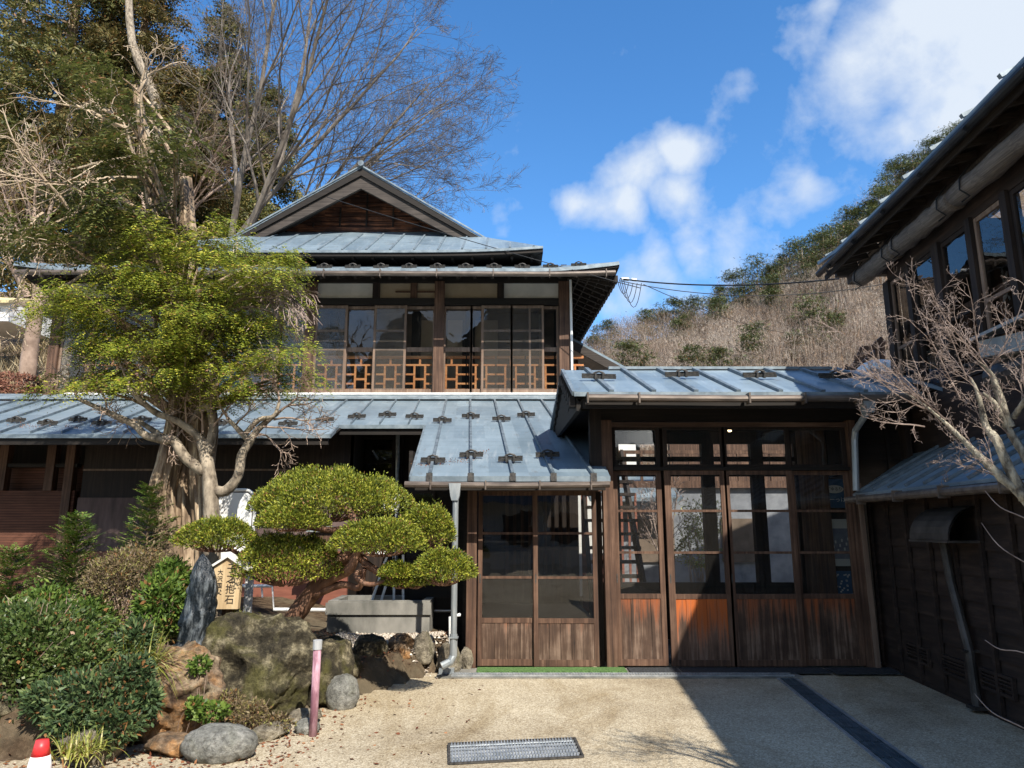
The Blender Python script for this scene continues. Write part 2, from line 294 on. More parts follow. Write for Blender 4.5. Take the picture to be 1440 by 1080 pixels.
# ------------------------------------------------------------------ mesh helpers
ORG = {}
def V(*a): return Vector(a)
class MB:
    def __init__(s, T=None): s.v = []; s.f = []; s.T = T
    def add(s, vs, fs):
        n = len(s.v)
        if s.T: vs = [s.T(*p) for p in vs]
        s.v += [tuple(p) for p in vs]; s.f += [tuple(i+n for i in f) for f in fs]; return s
    def box(s, x0, x1, y0, y1, z0, z1):
        return s.add([(x0, y0, z0), (x1, y0, z0), (x1, y1, z0), (x0, y1, z0), (x0, y0, z1), (x1, y0, z1), (x1, y1, z1), (x0, y1, z1)],
                     [(0, 3, 2, 1), (4, 5, 6, 7), (0, 1, 5, 4), (1, 2, 6, 5), (2, 3, 7, 6), (3, 0, 4, 7)])
    def plate(s, pts, off):            # polygon extruded by the vector off
        n = len(pts); o = Vector(off); a = [Vector(p) for p in pts]
        return s.add(a + [p + o for p in a], [tuple(range(n)), tuple(range(2*n-1, n-1, -1))] + [(i, i+n, (i+1) % n+n, (i+1) % n) for i in range(n)])
    def quad(s, a, b, c, d): return s.add([a, b, c, d], [(0, 1, 2, 3)])
    def beam(s, a, b, w, h, up=(0, 0, 1)):
        a = Vector(a); b = Vector(b); d = (b-a).normalized(); x = d.cross(Vector(up))
        if x.length < 1e-3: x = d.cross(Vector((0, 1, 0)))
        x.normalize(); y = x.cross(d); x = x*w/2; y = y*h/2
        return s.add([a-x-y, a+x-y, a+x+y, a-x+y, b-x-y, b+x-y, b+x+y, b-x+y],
                     [(0, 1, 2, 3), (7, 6, 5, 4), (0, 4, 5, 1), (1, 5, 6, 2), (2, 6, 7, 3), (3, 7, 4, 0)])
    def tube(s, pts, rad, n=8, cap=True, wob=0, rg=rnd):
        pts = [Vector(p) for p in pts]
        if not hasattr(rad, '__len__'): rad = [rad]*len(pts)
        ref = None; vs = []
        for i, p in enumerate(pts):
            d = (pts[min(i+1, len(pts)-1)] - pts[max(i-1, 0)]).normalized()
            if ref is None: ref = d.orthogonal().normalized()
            x = (ref - d*ref.dot(d)).normalized(); ref = x; y = d.cross(x)
            for k in range(n):
                a = 2*math.pi*k/n; r = rad[i]*(1 + (rg.uniform(-wob, wob) if wob else 0))
                vs.append(p + (x*math.cos(a) + y*math.sin(a))*r)
        fs = [(i*n+k, i*n+(k+1) % n, (i+1)*n+(k+1) % n, (i+1)*n+k) for i in range(len(pts)-1) for k in range(n)]
        if cap: fs += [tuple(range(n-1, -1, -1)), tuple(range((len(pts)-1)*n, len(pts)*n))]
        return s.add(vs, fs)
    def mesh(s, name, mat, org, smooth=False):
        m = bpy.data.meshes.new(name); o = Vector(org)
        m.from_pydata([(p[0]-o.x, p[1]-o.y, p[2]-o.z) for p in s.v], [], s.f); m.materials.append(mat)
        if smooth: m.shade_smooth()
        return m
    def build(s, name, mat, parent, smooth=False):
        org = ORG[parent.name]; ob = bpy.data.objects.new(name, s.mesh(name, mat, org, smooth)); COL.objects.link(ob); ob.parent = parent
        ORG[ob.name] = org; return ob
    def thing(s, name, mat, label=None, cat=None, group=None, kind=None, smooth=False):
        a = np.array(s.v); lo, hi = a.min(0), a.max(0); org = Vector(((lo[0]+hi[0])/2, (lo[1]+hi[1])/2, lo[2]))
        ob = bpy.data.objects.new(name, s.mesh(name, mat, org, smooth)); COL.objects.link(ob); ob.location = org; ORG[ob.name] = org
        tag(ob, label, cat, group, kind); return ob
def tag(o, label=None, cat=None, group=None, kind=None):
    for k, v in (('label', label), ('category', cat), ('group', group), ('kind', kind)):
        if v: o[k] = v
    return o
def empty(name, loc, label=None, cat=None, group=None):
    o = bpy.data.objects.new(name, None); COL.objects.link(o); o.location = loc; ORG[o.name] = Vector(loc); o.empty_display_size = .2
    return tag(o, label, cat, group)
def npmesh(name, verts, nper, mat, parent=None, org=None):   # verts (N*nper,3), faces of nper corners each
    verts = np.ascontiguousarray(verts, dtype=np.float32)
    if parent is not None: org = ORG[parent.name]
    if org is None: org = Vector((0, 0, 0))
    verts = verts - np.array(org, dtype=np.float32)
    n = len(verts)//nper; m = bpy.data.meshes.new(name)
    m.vertices.add(len(verts)); m.vertices.foreach_set('co', verts.ravel())
    m.loops.add(len(verts)); m.loops.foreach_set('vertex_index', np.arange(len(verts), dtype=np.int32))
    m.polygons.add(n); m.polygons.foreach_set('loop_start', np.arange(0, n*nper, nper, dtype=np.int32)); m.polygons.foreach_set('loop_total', np.full(n, nper, dtype=np.int32))
    m.update(calc_edges=True); m.materials.append(mat)
    o = bpy.data.objects.new(name, m); COL.objects.link(o); ORG[o.name] = Vector(org)
    if parent is not None: o.parent = parent
    else: o.location = org
    return o
def unit(a): return a/np.maximum(np.linalg.norm(a, axis=-1, keepdims=True), 1e-9)
def leafquads(C, D, N, L, Wd):        # diamonds: base at C, pointing along D, facing N
    D = unit(D); X = unit(np.cross(D, N)); L = np.asarray(L).reshape(-1, 1); Wd = np.asarray(Wd).reshape(-1, 1)
    return np.stack([C, C + D*L*.5 + X*Wd*.5, C + D*L, C + D*L*.5 - X*Wd*.5], 1).reshape(-1, 3)
def sprays(C, D, U, length, nl, lL, lW, droop=.3, ang=.9):      # flat fern-like fans of leaflets
    n = len(C); D = unit(D); Sd = unit(np.cross(D, U)); U = unit(np.cross(Sd, D)); length = np.broadcast_to(np.asarray(length, float), (n,))
    out = []
    for i in range(nl):
        t = (i+.5)/nl; P = C + D*(length*t)[:, None] - np.array([0, 0, 1])*(droop*length*t*t)[:, None]
        for sg in (-1, 1):
            dd = D*(1-ang*.5) + Sd*sg*ang*(1.05-t*.6) + rs.normal(0, .12, (n, 3)) - np.array([0, 0, .12])
            k = (1.15-t*.75)*rs.uniform(.7, 1.25, n); out.append(leafquads(P, dd, U + rs.normal(0, .25, (n, 3)), lL*k, lW*k))
    return np.concatenate(out)
def ball(n): return unit(rs.normal(size=(n, 3)))
def inblob(n, c, r, shell=.5):
    d = ball(n); q = rs.uniform(shell, 1, n)**.6; return np.array(c) + d*np.array(r)*q[:, None], d

# ------------------------------------------------------------------ ground and terrain
g = MB(); g.quad((-150, -60, 0), (170, -60, 0), (170, 40, 0), (-150, 40, 0)); g.thing('ground', M['ground'], kind='structure')
def smooth(a, b, x):
    t = np.clip((x-a)/(b-a), 0, 1); return t*t*(3-2*t)
sky_px = [(560, 560), (700, 520), (830, 502), (862, 494), (900, 482), (950, 460), (1000, 436), (1060, 410), (1100, 388), (1150, 352), (1200, 308), (1250, 270), (1300, 240), (1350, 208), (1440, 150), (1700, 60), (2200, 0)]
YR = 92.0
_rx = []; _rz = []
for a, b in sky_px:
    p = at(a, b, YR); _rx.append(p.x); _rz.append(p.z - .6)
def hz(X, Y):
    X = np.asarray(X, float); Y = np.asarray(Y, float)
    zr = np.interp(X*YR/np.maximum(Y, 30)*.5 + X*.5, _rx, _rz)
    t = np.clip((Y-27)/(YR-27), 0, 1); r = zr*(t**1.12)*np.where(Y > YR, 1-.002*(Y-YR), 1)
    r = r + .9*np.sin(X*.31+Y*.11)*t + .6*np.sin(X*.13-Y*.23+1)*t
    f = np.maximum(smooth(-8.95, -9.5, X)*(Y > 14.15), smooth(20.5, 25, Y)*smooth(3, -6, X))
    l = f*np.minimum(3.75 + .40*np.maximum(Y-14.4, 0) + .25*np.sin(X*.9)*np.sin(Y*.7), 16+.1*Y)
    return np.maximum(np.maximum(r, l), -.3)
xs = np.unique(np.concatenate([np.arange(-75, -14, 3), np.arange(-14, -6, .5), np.arange(-6, 130, 2.5)])); ys = np.unique(np.concatenate([np.arange(14, 26, .5), np.arange(26, 130, 2.5)]))
GX, GY = np.meshgrid(xs, ys); GZ = hz(GX, GY)
vv = np.stack([GX, GY, GZ], -1); q = np.stack([vv[:-1, :-1], vv[:-1, 1:], vv[1:, 1:], vv[1:, :-1]][::-1], 2).reshape(-1, 3)
ho = npmesh('hillside', q, 4, M['hill']); tag(ho, kind='structure')
hbx = np.linspace(-70, 70, 71); hby = np.linspace(-95, -30, 30); GX, GY = np.meshgrid(hbx, hby)
GZ = np.clip((-30-GY)/32, 0, 1)**1.1*(33+5*np.sin(GX*.13)+3*np.sin(GX*.41+1))*smooth(-34, -13, GX) + 1.2*np.sin(GX*.9)*np.sin(GY*.8) - 1
vv = np.stack([GX, GY, GZ], -1); q = np.stack([vv[:-1, :-1], vv[:-1, 1:], vv[1:, 1:], vv[1:, :-1]], 2)[:, :, ::-1].reshape(-1, 3)
tag(npmesh('hill', q, 4, plain('dark_wooded_slope', (.012, .016, .008), (.06, .055, .035), .7, rough=.95, bump=0)), kind='structure')
# garden bed: raised soil behind the edging stones
def gz(x, y):
    yb = np.interp(x, [-12, -3.3, -2.7, -1.95, -1.4, -1.0, -.66], [5.1, 5.4, 6.2, 6.6, 7.5, 8.2, 9.0]); m = smooth(yb, yb+.3, y)*smooth(-.62, -.85, x)
    return m*(.24 + .08*smooth(7.5, 9, y) + .20*smooth(-2.4, -3.8, x) + .03*np.sin(x*3)*np.sin(y*2.7)) - .02*(m < .02)
gx = np.arange(-12, -.5, .14); gy = np.arange(5.0, 11.9, .14); GX, GY = np.meshgrid(gx, gy); GZ = gz(GX, GY) + rs.normal(0, .006, GX.shape)
vv = np.stack([GX, GY, GZ], -1); q = np.stack([vv[:-1, :-1], vv[1:, :-1], vv[1:, 1:], vv[:-1, 1:]], 2)[:, :, ::-1].reshape(-1, 3)
tag(npmesh('garden_bed', q, 4, M['soil']), kind='structure')

# ------------------------------------------------------------------ the old inn (main building)
inn = empty('inn_building', (-3.85, 14, 0), 'two storey dark timber inn with pale blue metal roofs and a front gable', 'building')
Z = lambda y, Y=14.0: at(720, y, Y).z
X = lambda x, y, Y=14.0: at(x, y, Y).x
def sk(x, y): return x - .06*(y-14)
w = MB()
w.box(-8.95, -8.75, 14.05, 19.6, 3.4, 6.9); w.plate([(1.02, 14.05, 0), (1.14, 14.05, 0), (sk(1.14, 19.6), 19.6, 0), (sk(1.02, 19.6), 19.6, 0)], (0, 0, 6.95))
w.box(-8.9, .8, 19.5, 19.65, 0, 6.9); w.build('wall', M['darkz'], inn)
# wall plane between storeys: dark strip, white sill
w = MB(); w.box(-8.9, 1.1, 14.0, 14.12, Z(562), Z(556)); w.build('base_flashing', M['edge'], inn)
w = MB(); w.box(-8.9, 1.14, 13.90, 14.06, Z(556), Z(553.3)); w.build('window_sill', M['white'], inn)
zt, zb = Z(430), Z(553.5)
posts = [X(x, 490) for x in (78, 256, 435, 617)] + [X(795, 470)]
for i, x in enumerate(posts):
    p = MB(); hw = .10 if i < 4 else .13; p.box(x-hw, x+hw, 13.93, 14.1, Z(556), Z(397)); o = p.build('post', M['post'], inn)
p = MB(); p.box(1.05, 1.12, 13.85, 13.91, Z(556), 6.6)
pp = MB(); pp.tube([(1.20, 13.88, 6.55), (1.20, 13.88, 3.95)], .025, 8); pp.build('drain_rod', M['white'], inn)
w = MB(); w.box(-8.9, 1.1, 13.95, 14.09, Z(429), Z(420)); w.build('lintel', M['dark'], inn)
w = MB(); w.box(-8.9, 1.1, 13.95, 14.09, Z(398), Z(388)); w.build('top_beam', M['dark'], inn)
def fr(a, b, m, nm='transom_panel'):
    w = MB(); w.box(X(a, 410), X(b, 410), 14.03, 14.07, Z(421), Z(398)); return w.build(nm, M[m], inn)
for a, b, m in [(443, 525, 'plaster'), (534, 612, 'beige'), (622, 700, 'beige'), (708, 786, 'plaster'), (265, 340, 'beige'), (350, 428, 'beige'), (90, 165, 'plaster'), (174, 250, 'beige')]: fr(a, b, m)
for a in (529, 704, 345, 169):
    w = MB(); x = X(a, 410); w.box(x-.07, x+.07, 13.98, 14.08, Z(421), Z(396)); w.build('transom_post', M['darkz'], inn)
w = MB(); x = X(582, 410); w.box(x-.07, x+.07, 13.99, 14.09, Z(421), Z(398)); w.box(X(556, 410), X(612, 410), 14.0, 14.09, Z(411), Z(409)); w.build('transom_frame', M['post'], inn)
def upper_window(x0, x1, scr, front, extra=None):
    Y = 13.985 if front else 14.045
    z = [zb, Z(548), Z(494), Z(488), Z(434), zt]
    f = MB(); s = .045; f.box(x0, x0+s, Y-.018, Y+.018, zb, zt); f.box(x1-s, x1, Y-.018, Y+.018, zb, zt)
    f.box(x0+s, x1-s, Y-.016, Y+.016, zb, z[1]+.02); f.box(x0+s, x1-s, Y-.016, Y+.016, z[4], zt-.004)
    if scr: f.box(x0+s, x1-s, Y-.012, Y+.012, Z(467), Z(464)); f.box(x0+s, x1-s, Y-.012, Y+.012, Z(493), Z(491))
    else: f.box(x0+s, x1-s, Y-.02, Y+.02, z[2], z[3])
    if extra: f.box(extra-.02, extra+.02, Y-.017, Y+.017, z[1]+.02, z[4])
    o = f.build('window', M['sash'], inn)
    p = MB(); p.quad((x0+s, Y, z[1]), (x1-s, Y, z[1]), (x1-s, Y, z[4]), (x0+s, Y, z[4])); p.build('pane', M['glass'], o)
    if scr:
        p = MB(); p.quad((x0+s, Y-.022, z[1]), (x1-s, Y-.022, z[1]), (x1-s, Y-.022, z[4]), (x0+s, Y-.022, z[4])); p.build('insect_screen', M['screen'], o)
cols = [(442, 487, 1, 1), (484, 527, 0, 0), (525, 571, 1, 1), (567, 611, 0, 0), (623, 664, 0, 0), (661, 679, 0, 0), (677, 721, 1, 1), (718, 765, 1, 1), (762, 786, 0, 0)]
cols += [(a-178, b-178, c, d) for a, b, c, d in cols[:4]] + [(a-356, b-356, c, d) for a, b, c, d in cols[:4]]
for a, b, c, d in cols: upper_window(X(a, 490), X(b, 490), c, d, X(745, 490) if a == 718 else None)
# lattice balustrade behind the glass
for k in range(17):
    cx = 463 + 42*(k-8) if k >= 8 else 463 + 44.5*(k-8); cx += 3 if k > 11 else 0
    x0 = X(cx-20, 525); x1 = X(cx+20, 525); wd = x1-x0; Y = 14.14; l = MB(); t = .02
    zz = lambda y: Z(y, 14.15)
    l.box(x0, x1, Y-.03, Y+.03, zz(504.5), zz(501)); l.box(x0, x1, Y-.02, Y+.02, zz(515), zz(512.5)); l.box(x0, x1, Y-.02, Y+.02, zz(550), zz(547))
    xm = (x0+x1)/2; l.box(xm-t, xm+t, Y-.015, Y+.015, zz(512.5), zz(504.5)); xa, xb = x0+wd*.31, x0+wd*.69
    for q in (xa, xb): l.box(q-t, q+t, Y-.018, Y+.018, zz(547), zz(515))
    l.box(xa+t, xb-t, Y-.014, Y+.014, zz(535), zz(532))
    for u, v_ in ((x0, xa-t), (xb+t, x1)):
        l.box(u, v_, Y-.014, Y+.014, zz(528), zz(525.5)); l.box(u, v_, Y-.014, Y+.014, zz(541), zz(538.5))
    l.build('lattice', M['lattice'], inn)
w = MB(); w.box(-8.75, 1.0, 14.16, 15.4, 4.05, 4.16); w.box(-8.75, 1.0, 14.12, 15.4, 6.3, 6.36); w.box(-8.75, 1.0, 15.4, 15.5, 4.1, 6.4); w.build('veranda_interior', M['interior'], inn)
for i, a in enumerate((585, 660, 752, 470, 380, 290)):
    w = MB(); x = X(a, 470, 15.3); w.box(x-.09, x+.09, 15.25, 15.38, 4.16, 6.3); w.build('interior_post', M['darkz'], inn)
for a, b in ((592, 618), (629, 650), (668, 700)):
    w = MB(); w.box(X(a, 470, 15.3), X(b, 470, 15.3), 15.32, 15.36, 4.5, Z(450, 15.3)); w.build('paper_screen', M['beige'], inn)

def strip(mb, outer, inner, th=.05):
    n = len(outer); o = [Vector(p) for p in outer]; i = [Vector(p) for p in inner]; d = Vector((0, 0, -th))
    vs = o + i + [p+d for p in o] + [p+d for p in i]; fs = []
    for k in range(n-1):
        fs += [(k, k+1, n+k+1, n+k), (2*n+k, 3*n+k, 3*n+k+1, 2*n+k+1), (k, 2*n+k, 2*n+k+1, k+1), (n+k, n+k+1, 3*n+k+1, 3*n+k)]
    fs += [(0, n, 3*n, 2*n), (n-1, 3*n-1, 4*n-1, 2*n-1)]; mb.add(vs, fs)
# pent roof round the upper floor
def up(x): return .14*max(0, (x-.3)/1.75)**2 + .14*max(0, (-7.9-x)/1.75)**2
xsf = [-9.6+.55*i for i in range(22)]; xsf = [x for x in xsf if x < 2.0] + [2.07]
ZE = 6.47
outer = [(x, 13.0, ZE+up(x)) for x in xsf]; inner = [(-8.95+(x+9.6)*(10.1/11.67), 14.08, ZE+.47) for x in xsf]
pr = MB(); strip(pr, outer, inner); 
side_o = [(2.07, 13.0, ZE+up(2.07))] + [(sk(2.07, y)-.06, y, ZE+.14*max(0, 1-(y-13)/1.8)**2) for y in (13.6, 14.2, 15, 16.5, 18, 19.8)]
side_i = [(1.15, 14.08, ZE+.47)] + [(sk(1.12, y), y, ZE+.47) for y in (14.2, 14.6, 15.2, 16.5, 18, 19.6)]
pr.add([*side_o, *side_i], [(k, k+1, 7+k+1, 7+k) for k in range(6)])
side_ol = [(-9.6, 13.0, ZE+up(-9.6))] + [(-9.6, y, ZE) for y in (13.6, 14.2, 15, 16.5, 18, 19.8)]; side_il = [(-8.95, y, ZE+.47) for y in (14.08, 14.2, 14.6, 15.2, 16.5, 18, 19.6)]
pr.add([*side_ol, *side_il], [(k, k+1, 7+k+1, 7+k) for k in range(6)])
pent = pr.build('pent_roof', M['roof'], inn)
ed = MB()
for k in range(len(outer)-1): ed.beam(V(*outer[k])+V(0, -.012, -.04), V(*outer[k+1])+V(0, -.012, -.04), .03, .07)
ed.build('roof_edge', M['edge'], pent)
sf = MB(); dn = lambda p, d: (p[0], p[1], p[2]-d)
for oo, ii in ((outer, inner), (side_o, side_i), (side_ol, side_il)):
    n = len(oo); sf.add([dn(p, .11) for p in oo] + [dn(p, .10) for p in ii] + [dn(p, .055) for p in oo], [(k, k+1, n+k+1, n+k) for k in range(n-1)] + [(2*n+k, k, k+1, 2*n+k+1)[::-1] for k in range(n-1)])
for k in range(34): x = -9.3+.33*k; sf.beam((x, 13.06, ZE-.15+up(x)*.8), (min(max(x, -8.9), 1.05), 14.0, ZE+.25), .05, .08)
for k in range(22): y = 13.2+.3*k; sf.beam((sk(2.0, y)-.05, y, ZE-.15), (sk(1.1, y), max(y, 14.0), ZE+.25), .05, .08)
for k in range(26):                                  # lapped edge of the side eave
    y = 13.25+.25*k; xx = sk(2.07, y)-.07; sf.box(xx-.03, xx+.03, y, y+.2, ZE-.17, ZE-.05)
for k in range(5):
    a = .15+.19*k; sf.beam((2.07-a*1.0+.02, 13.0+a*1.05, ZE-.16+a*.36), (sk(2.07, 19.7)-a-.06, 19.7, ZE-.17+a*.36), .02, .03)
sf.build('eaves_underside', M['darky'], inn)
gd = MB()
def guard_mb(mb, w=.3):
    mb.box(-w/2, w/2, -.03, -.018, .005, .045); mb.box(-w/2, w/2, .005, .017, .02, .062)
    for sx in (-.045, .045): mb.box(sx-.012, sx+.012, -.06, .05, .0, .07)
    mb.tube([(-.075, 0, .05), (-.05, 0, .075), (0, 0, .09), (.05, 0, .075), (.075, 0, .05)], .013, 5)
guard_mb(gd); gdm = gd.mesh('snow_guard', M['guard'], (0, 0, 0)); gd2 = MB(); guard_mb(gd2, .42); gdm2 = gd2.mesh('snow_guard', M['guard'], (0, 0, 0))
def put_guard(p, parent, sl, big=False):
    o = bpy.data.objects.new('snow_guard', gdm2 if big else gdm); COL.objects.link(o); o.parent = parent
    org = ORG[parent.name]; o.location = Vector(p)-org; o.rotation_euler = (math.atan(sl)+rnd.uniform(-.04, .04), rnd.uniform(-.03, .03), rnd.uniform(-.09, .09)); ORG[o.name] = Vector(p)
for k in range(19): x = -8.6+.55*k; put_guard((x, 13.14, ZE+.06+up(x)*.8), pent, .43)
gt = MB(); gt.tube([(-9.5, 12.93, 6.37), (-4, 12.93, 6.35), (.9, 12.93, 6.33), (1.98, 12.93, 6.36)], .05, 10)
for k in range(11): x = -9+1.08*k; gt.box(x-.01, x+.01, 12.87, 12.99, 6.27, 6.42)
gt.build('gutter', M['gutter'], inn)
# upper body, upper roof and gable
UX, UH = -3.4, 4.02
w = MB(); w.box(UX-3.3, UX+3.3, 14.35, 19.4, 6.6, 7.35); w.build('upper_wall', M['darkz'], inn)
w = MB(); w.box(-8.9, 1.0, 14.12, 19.4, 6.86, 6.9); w.build('ceiling_deck', M['dark'], inn)
zu = 7.03; 
xe = [UX-UH+i*UH*2/12 for i in range(13)]; uu = lambda x: .09*abs((x-UX)/UH)**4 - .03
fo = [(x, 13.4, zu+uu(x)) for x in xe]; fi = [(UX-1.95+(x-UX+UH)*(3.9/(2*UH)), 15.62, 8.36) for x in xe]
ur = MB(); strip(ur, fo, fi, .05)
uroof = ur.build('upper_roof', M['roof'], inn)
pk = 9.56; vz = lambda y: zu + .6*(y-13.4)
for sg in (-1, 1):
    e = UX+sg*UH
    s = MB(); pl = [(e, 13.42, zu+.06), (e - (0.35 if sg > 0 else 0), 20, zu), (UX, 20, pk), (UX, 14.78, pk), (UX+sg*2.72, 14.78, 7.87)]
    s.plate(pl, (0, 0, -.03)); s.build('roof_slope', M['seam'], uroof)
sm = MB()
for k in range(17):
    x = UX-3.84+.48*k; y1 = 13.4 + min(1.8, (UH-abs(x-UX))*1.05); sm.beam((x, 13.41, zu+.02+uu(x)), (x, y1, zu+.02+.597*(y1-13.4)), .035, .035)
sm.build('standing_seams', M['edge'], uroof)
e = MB()
for k in range(12): e.beam(V(*fo[k])+V(0, -.015, -.03), V(*fo[k+1])+V(0, -.015, -.03), .03, .05)
e.build('roof_edge', M['edge'], uroof)
s = MB(); n = 13
s.add([dn(p, .12) for p in fo] + [(p[0], 14.3, zu-.02) for p in fo] + [dn(p, .055) for p in fo], [(k, k+1, n+k+1, n+k) for k in range(n-1)] + [(2*n+k, k, k+1, 2*n+k+1) for k in range(n-1)])
for sg in (-1, 1):
    e = UX+sg*UH; s.plate([(e, 13.45, zu-.02), (e-.3*(sg > 0), 20, zu-.08), (UX+sg*3.2, 20, zu+.1), (UX+sg*3.2, 14.3, zu+.1)], (0, 0, -.06))
for k in range(20): x = UX-3.8+.4*k; s.beam((x, 13.48, zu-.14), (x, 14.35, zu-.02), .05, .07)
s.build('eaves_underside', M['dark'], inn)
gab = MB(); gab.add([(UX-2.9, 15.6, 7.95), (UX+2.9, 15.6, 7.95), (UX, 15.6, 9.5)], [(0, 1, 2)])
for k in range(11):
    z0 = 8.12+.118*k; hw = (9.42-z0-.12)/.6
    if hw > .1: gab.box(UX-hw, UX+hw, 15.56+rnd.uniform(-.006, .006), 15.595, z0+.006+rnd.uniform(0, .01), z0+.112)
gable = gab.build('gable_wall', M['gable'], inn)
g2 = MB()
for k in range(-4, 5):
    if k == 0 or abs(k) < 4: x = UX+.62*k; zt_ = 9.3-abs(x-UX)*.6; g2.box(x-.02, x+.02, 15.535, 15.558, 8.36, zt_)
g2.build('batten', M['darkz'], gable)
g2 = MB(); g2.box(UX-2.1, UX+2.0, 15.53, 15.555, 8.34, 8.44); g2.build('gable_rail', M['gable'], gable)
g3 = MB(); g3.plate([(UX-2.45, 15.52, 8.28), (UX+2.45, 15.52, 8.28), (UX+2.35, 15.60, 8.35), (UX-2.35, 15.60, 8.35)], (0, 0, .015)); g3.build('gable_flashing', M['edge'], gable)
for sg in (-1, 1):
    b = MB(); b.plate([(UX, 14.84, pk-.21), (UX, 14.84, pk-.50), (UX+sg*2.72, 14.84, 7.87-.31), (UX+sg*2.86, 14.84, 7.87-.22)], (0, .07, 0)); b.build('bargeboard', M['barge'], inn)
    b = MB(); b.plate([(UX, 14.79, pk-.04), (UX, 14.79, pk-.205), (UX+sg*2.86, 14.79, 7.87-.22), (UX+sg*2.86, 14.79, 7.87-.10)], (0, .045, 0)); b.build('verge_shadow_strip', M['dark'], inn)  # dark strip put in for the shadow band below the verge
    b = MB(); b.beam((UX, 14.77, pk+.02), (UX+sg*2.84, 14.77, 7.83), .03, .028, (0, 1, 0)); b.build('verge_flashing', M['edge'], inn)
    b = MB(); b.plate([(UX, 14.9, pk-.30), (UX+sg*2.85, 14.9, 7.87-.30), (UX+sg*2.85, 15.15, 7.87-.30), (UX, 15.15, pk-.30)], (0, 0, -.05)); b.build('verge_soffit', M['dark'], inn)
b = MB(); b.tube([(UX, 14.7, pk+.05), (UX, 20, pk+.05)], .07, 8); b.build('ridge_cap', M['seam'], inn)

# lower roof: one plane z = 2.14 + .33 (Y - 8.1)
LZ, LY, LK = 2.14, 8.1, .33
def lp(x, y, dz=0): return Vector((x, y, LZ + LK*(y-LY) + dz))
ex0, ex1 = at(577, 672, 8.1).x, at(858, 668, 8.1).x
nx0, nx1 = at(464, 612, 10.47).x, at(598, 599, 11.2).x
pts = [(-14.5, 10.47), (nx0, 10.47), (nx0-.06, 11.2), (nx1, 11.2), (ex0, 8.1), (ex1, 8.1), (ex1+.15, 14.0), (-14.5, 14.0)]
lr = MB()
for poly in ([pts[0], pts[1], pts[2], (nx0-.06, 14.0), pts[7]], [pts[2], pts[3], (nx1, 14.0), (nx0-.06, 14.0)], [pts[4], pts[5], pts[6], (nx1, 14.0), pts[3]]):
    lr.plate([lp(*p, .012) for p in poly], (0, 0, -.035))
lroof = lr.build('lower_roof', M['roof'], inn)
sm = MB()
def seam(xe, ye, yt=13.98, w=.034, sl=-.0627): sm.beam(lp(xe, ye+.02, .034), lp(xe+sl*(yt-ye), yt, .034), w, .042)
for a, b in [(605.6, 668), (663, 668), (721, 668), (777.5, 668), (833, 668)]:
    p = atp(a, b, LZ, LY, LK); seam(p.x, 8.12)
for k in range(3): seam(nx1-.27-.46*k, 11.22, w=.018)
for k in range(26): seam(nx0-.33-.46*k, 10.5, w=.018, sl=-.0627-.012*min(k, 12))
sm.build('standing_seams', M['seam'], lroof)
sm = MB()                                            # eave end caps
for a in (605.6, 663, 721, 777.5, 833): p = atp(a, 668, LZ, LY, LK); sm.box(p.x-.035, p.x+.035, 8.07, 8.10, 2.10, 2.19)
sm.build('seam_cap', M['guard'], lroof)
e = MB()
def eedge(a, b): e.beam(lp(*a, -.015), lp(*b, -.015), .03, .06)
eedge(pts[0], pts[1]); eedge(pts[1], pts[2]); eedge(pts[2], pts[3]); eedge(pts[3], pts[4]); eedge(pts[4], pts[5])
e.build('roof_edge', M['edge'], lroof)
e = MB()
for a, b in ((pts[0], pts[1]), (pts[2], pts[3])): e.beam(lp(a[0], a[1]+.05, -.10), lp(b[0]-.03, b[1]+.05, -.10), .05, .11)
e.beam(lp(ex0+.05, 8.16, -.10), lp(ex1-.05, 8.16, -.10), .05, .12)
e.build('fascia', M['dark'], lroof)
s = MB()
for poly in ([(-14.5, 10.5), (nx0-.02, 10.5), (nx0-.02, 13.9), (-14.5, 13.9)], [(nx0-.02, 11.22), (nx1, 11.22), (nx1, 13.9), (nx0-.02, 13.9)], [(ex0+.02, 8.14), (ex1-.02, 8.14), (ex1-.02, 13.9), (nx1+.02, 13.9), (nx1+.02, 11.2)]):
    s.plate([lp(*p, -.03) for p in poly], (0, 0, -.03))
for k in range(27): x = nx0-.15-.45*k; s.beam(lp(x, 10.56, -.10), lp(x, 11.7, -.10), .045, .07)
for k in range(4): x = nx1-.15-.4*k; s.beam(lp(x, 11.3, -.10), lp(x, 12.4, -.10), .045, .07)
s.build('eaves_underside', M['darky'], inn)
for x, y in [(457, 592), (502, 587.6), (545, 585), (583, 587.6), (622, 593), (662, 587), (705, 591), (740, 585), (405, 598), (313, 597), (200, 592), (143, 597), (110, 592), (67, 597), (23, 593)]:
    put_guard(atp(x, y+3, LZ, LY, LK)+V(0, 0, .03), lroof, LK)
for x, y in [(609, 651), (663, 643), (718, 649), (770, 643)]: put_guard(atp(x, y+3, LZ, LY, LK)+V(0, 0, .03), lroof, LK)
# ridge flashing against the wall
w = MB(); w.plate([lp(-14.5, 13.7, .05), lp(1.2, 13.7, .05), lp(1.2, 14.0, .10), lp(-14.5, 14.0, .10)], (0, 0, .015)); w.build('wall_flashing', M['edge'], lroof)
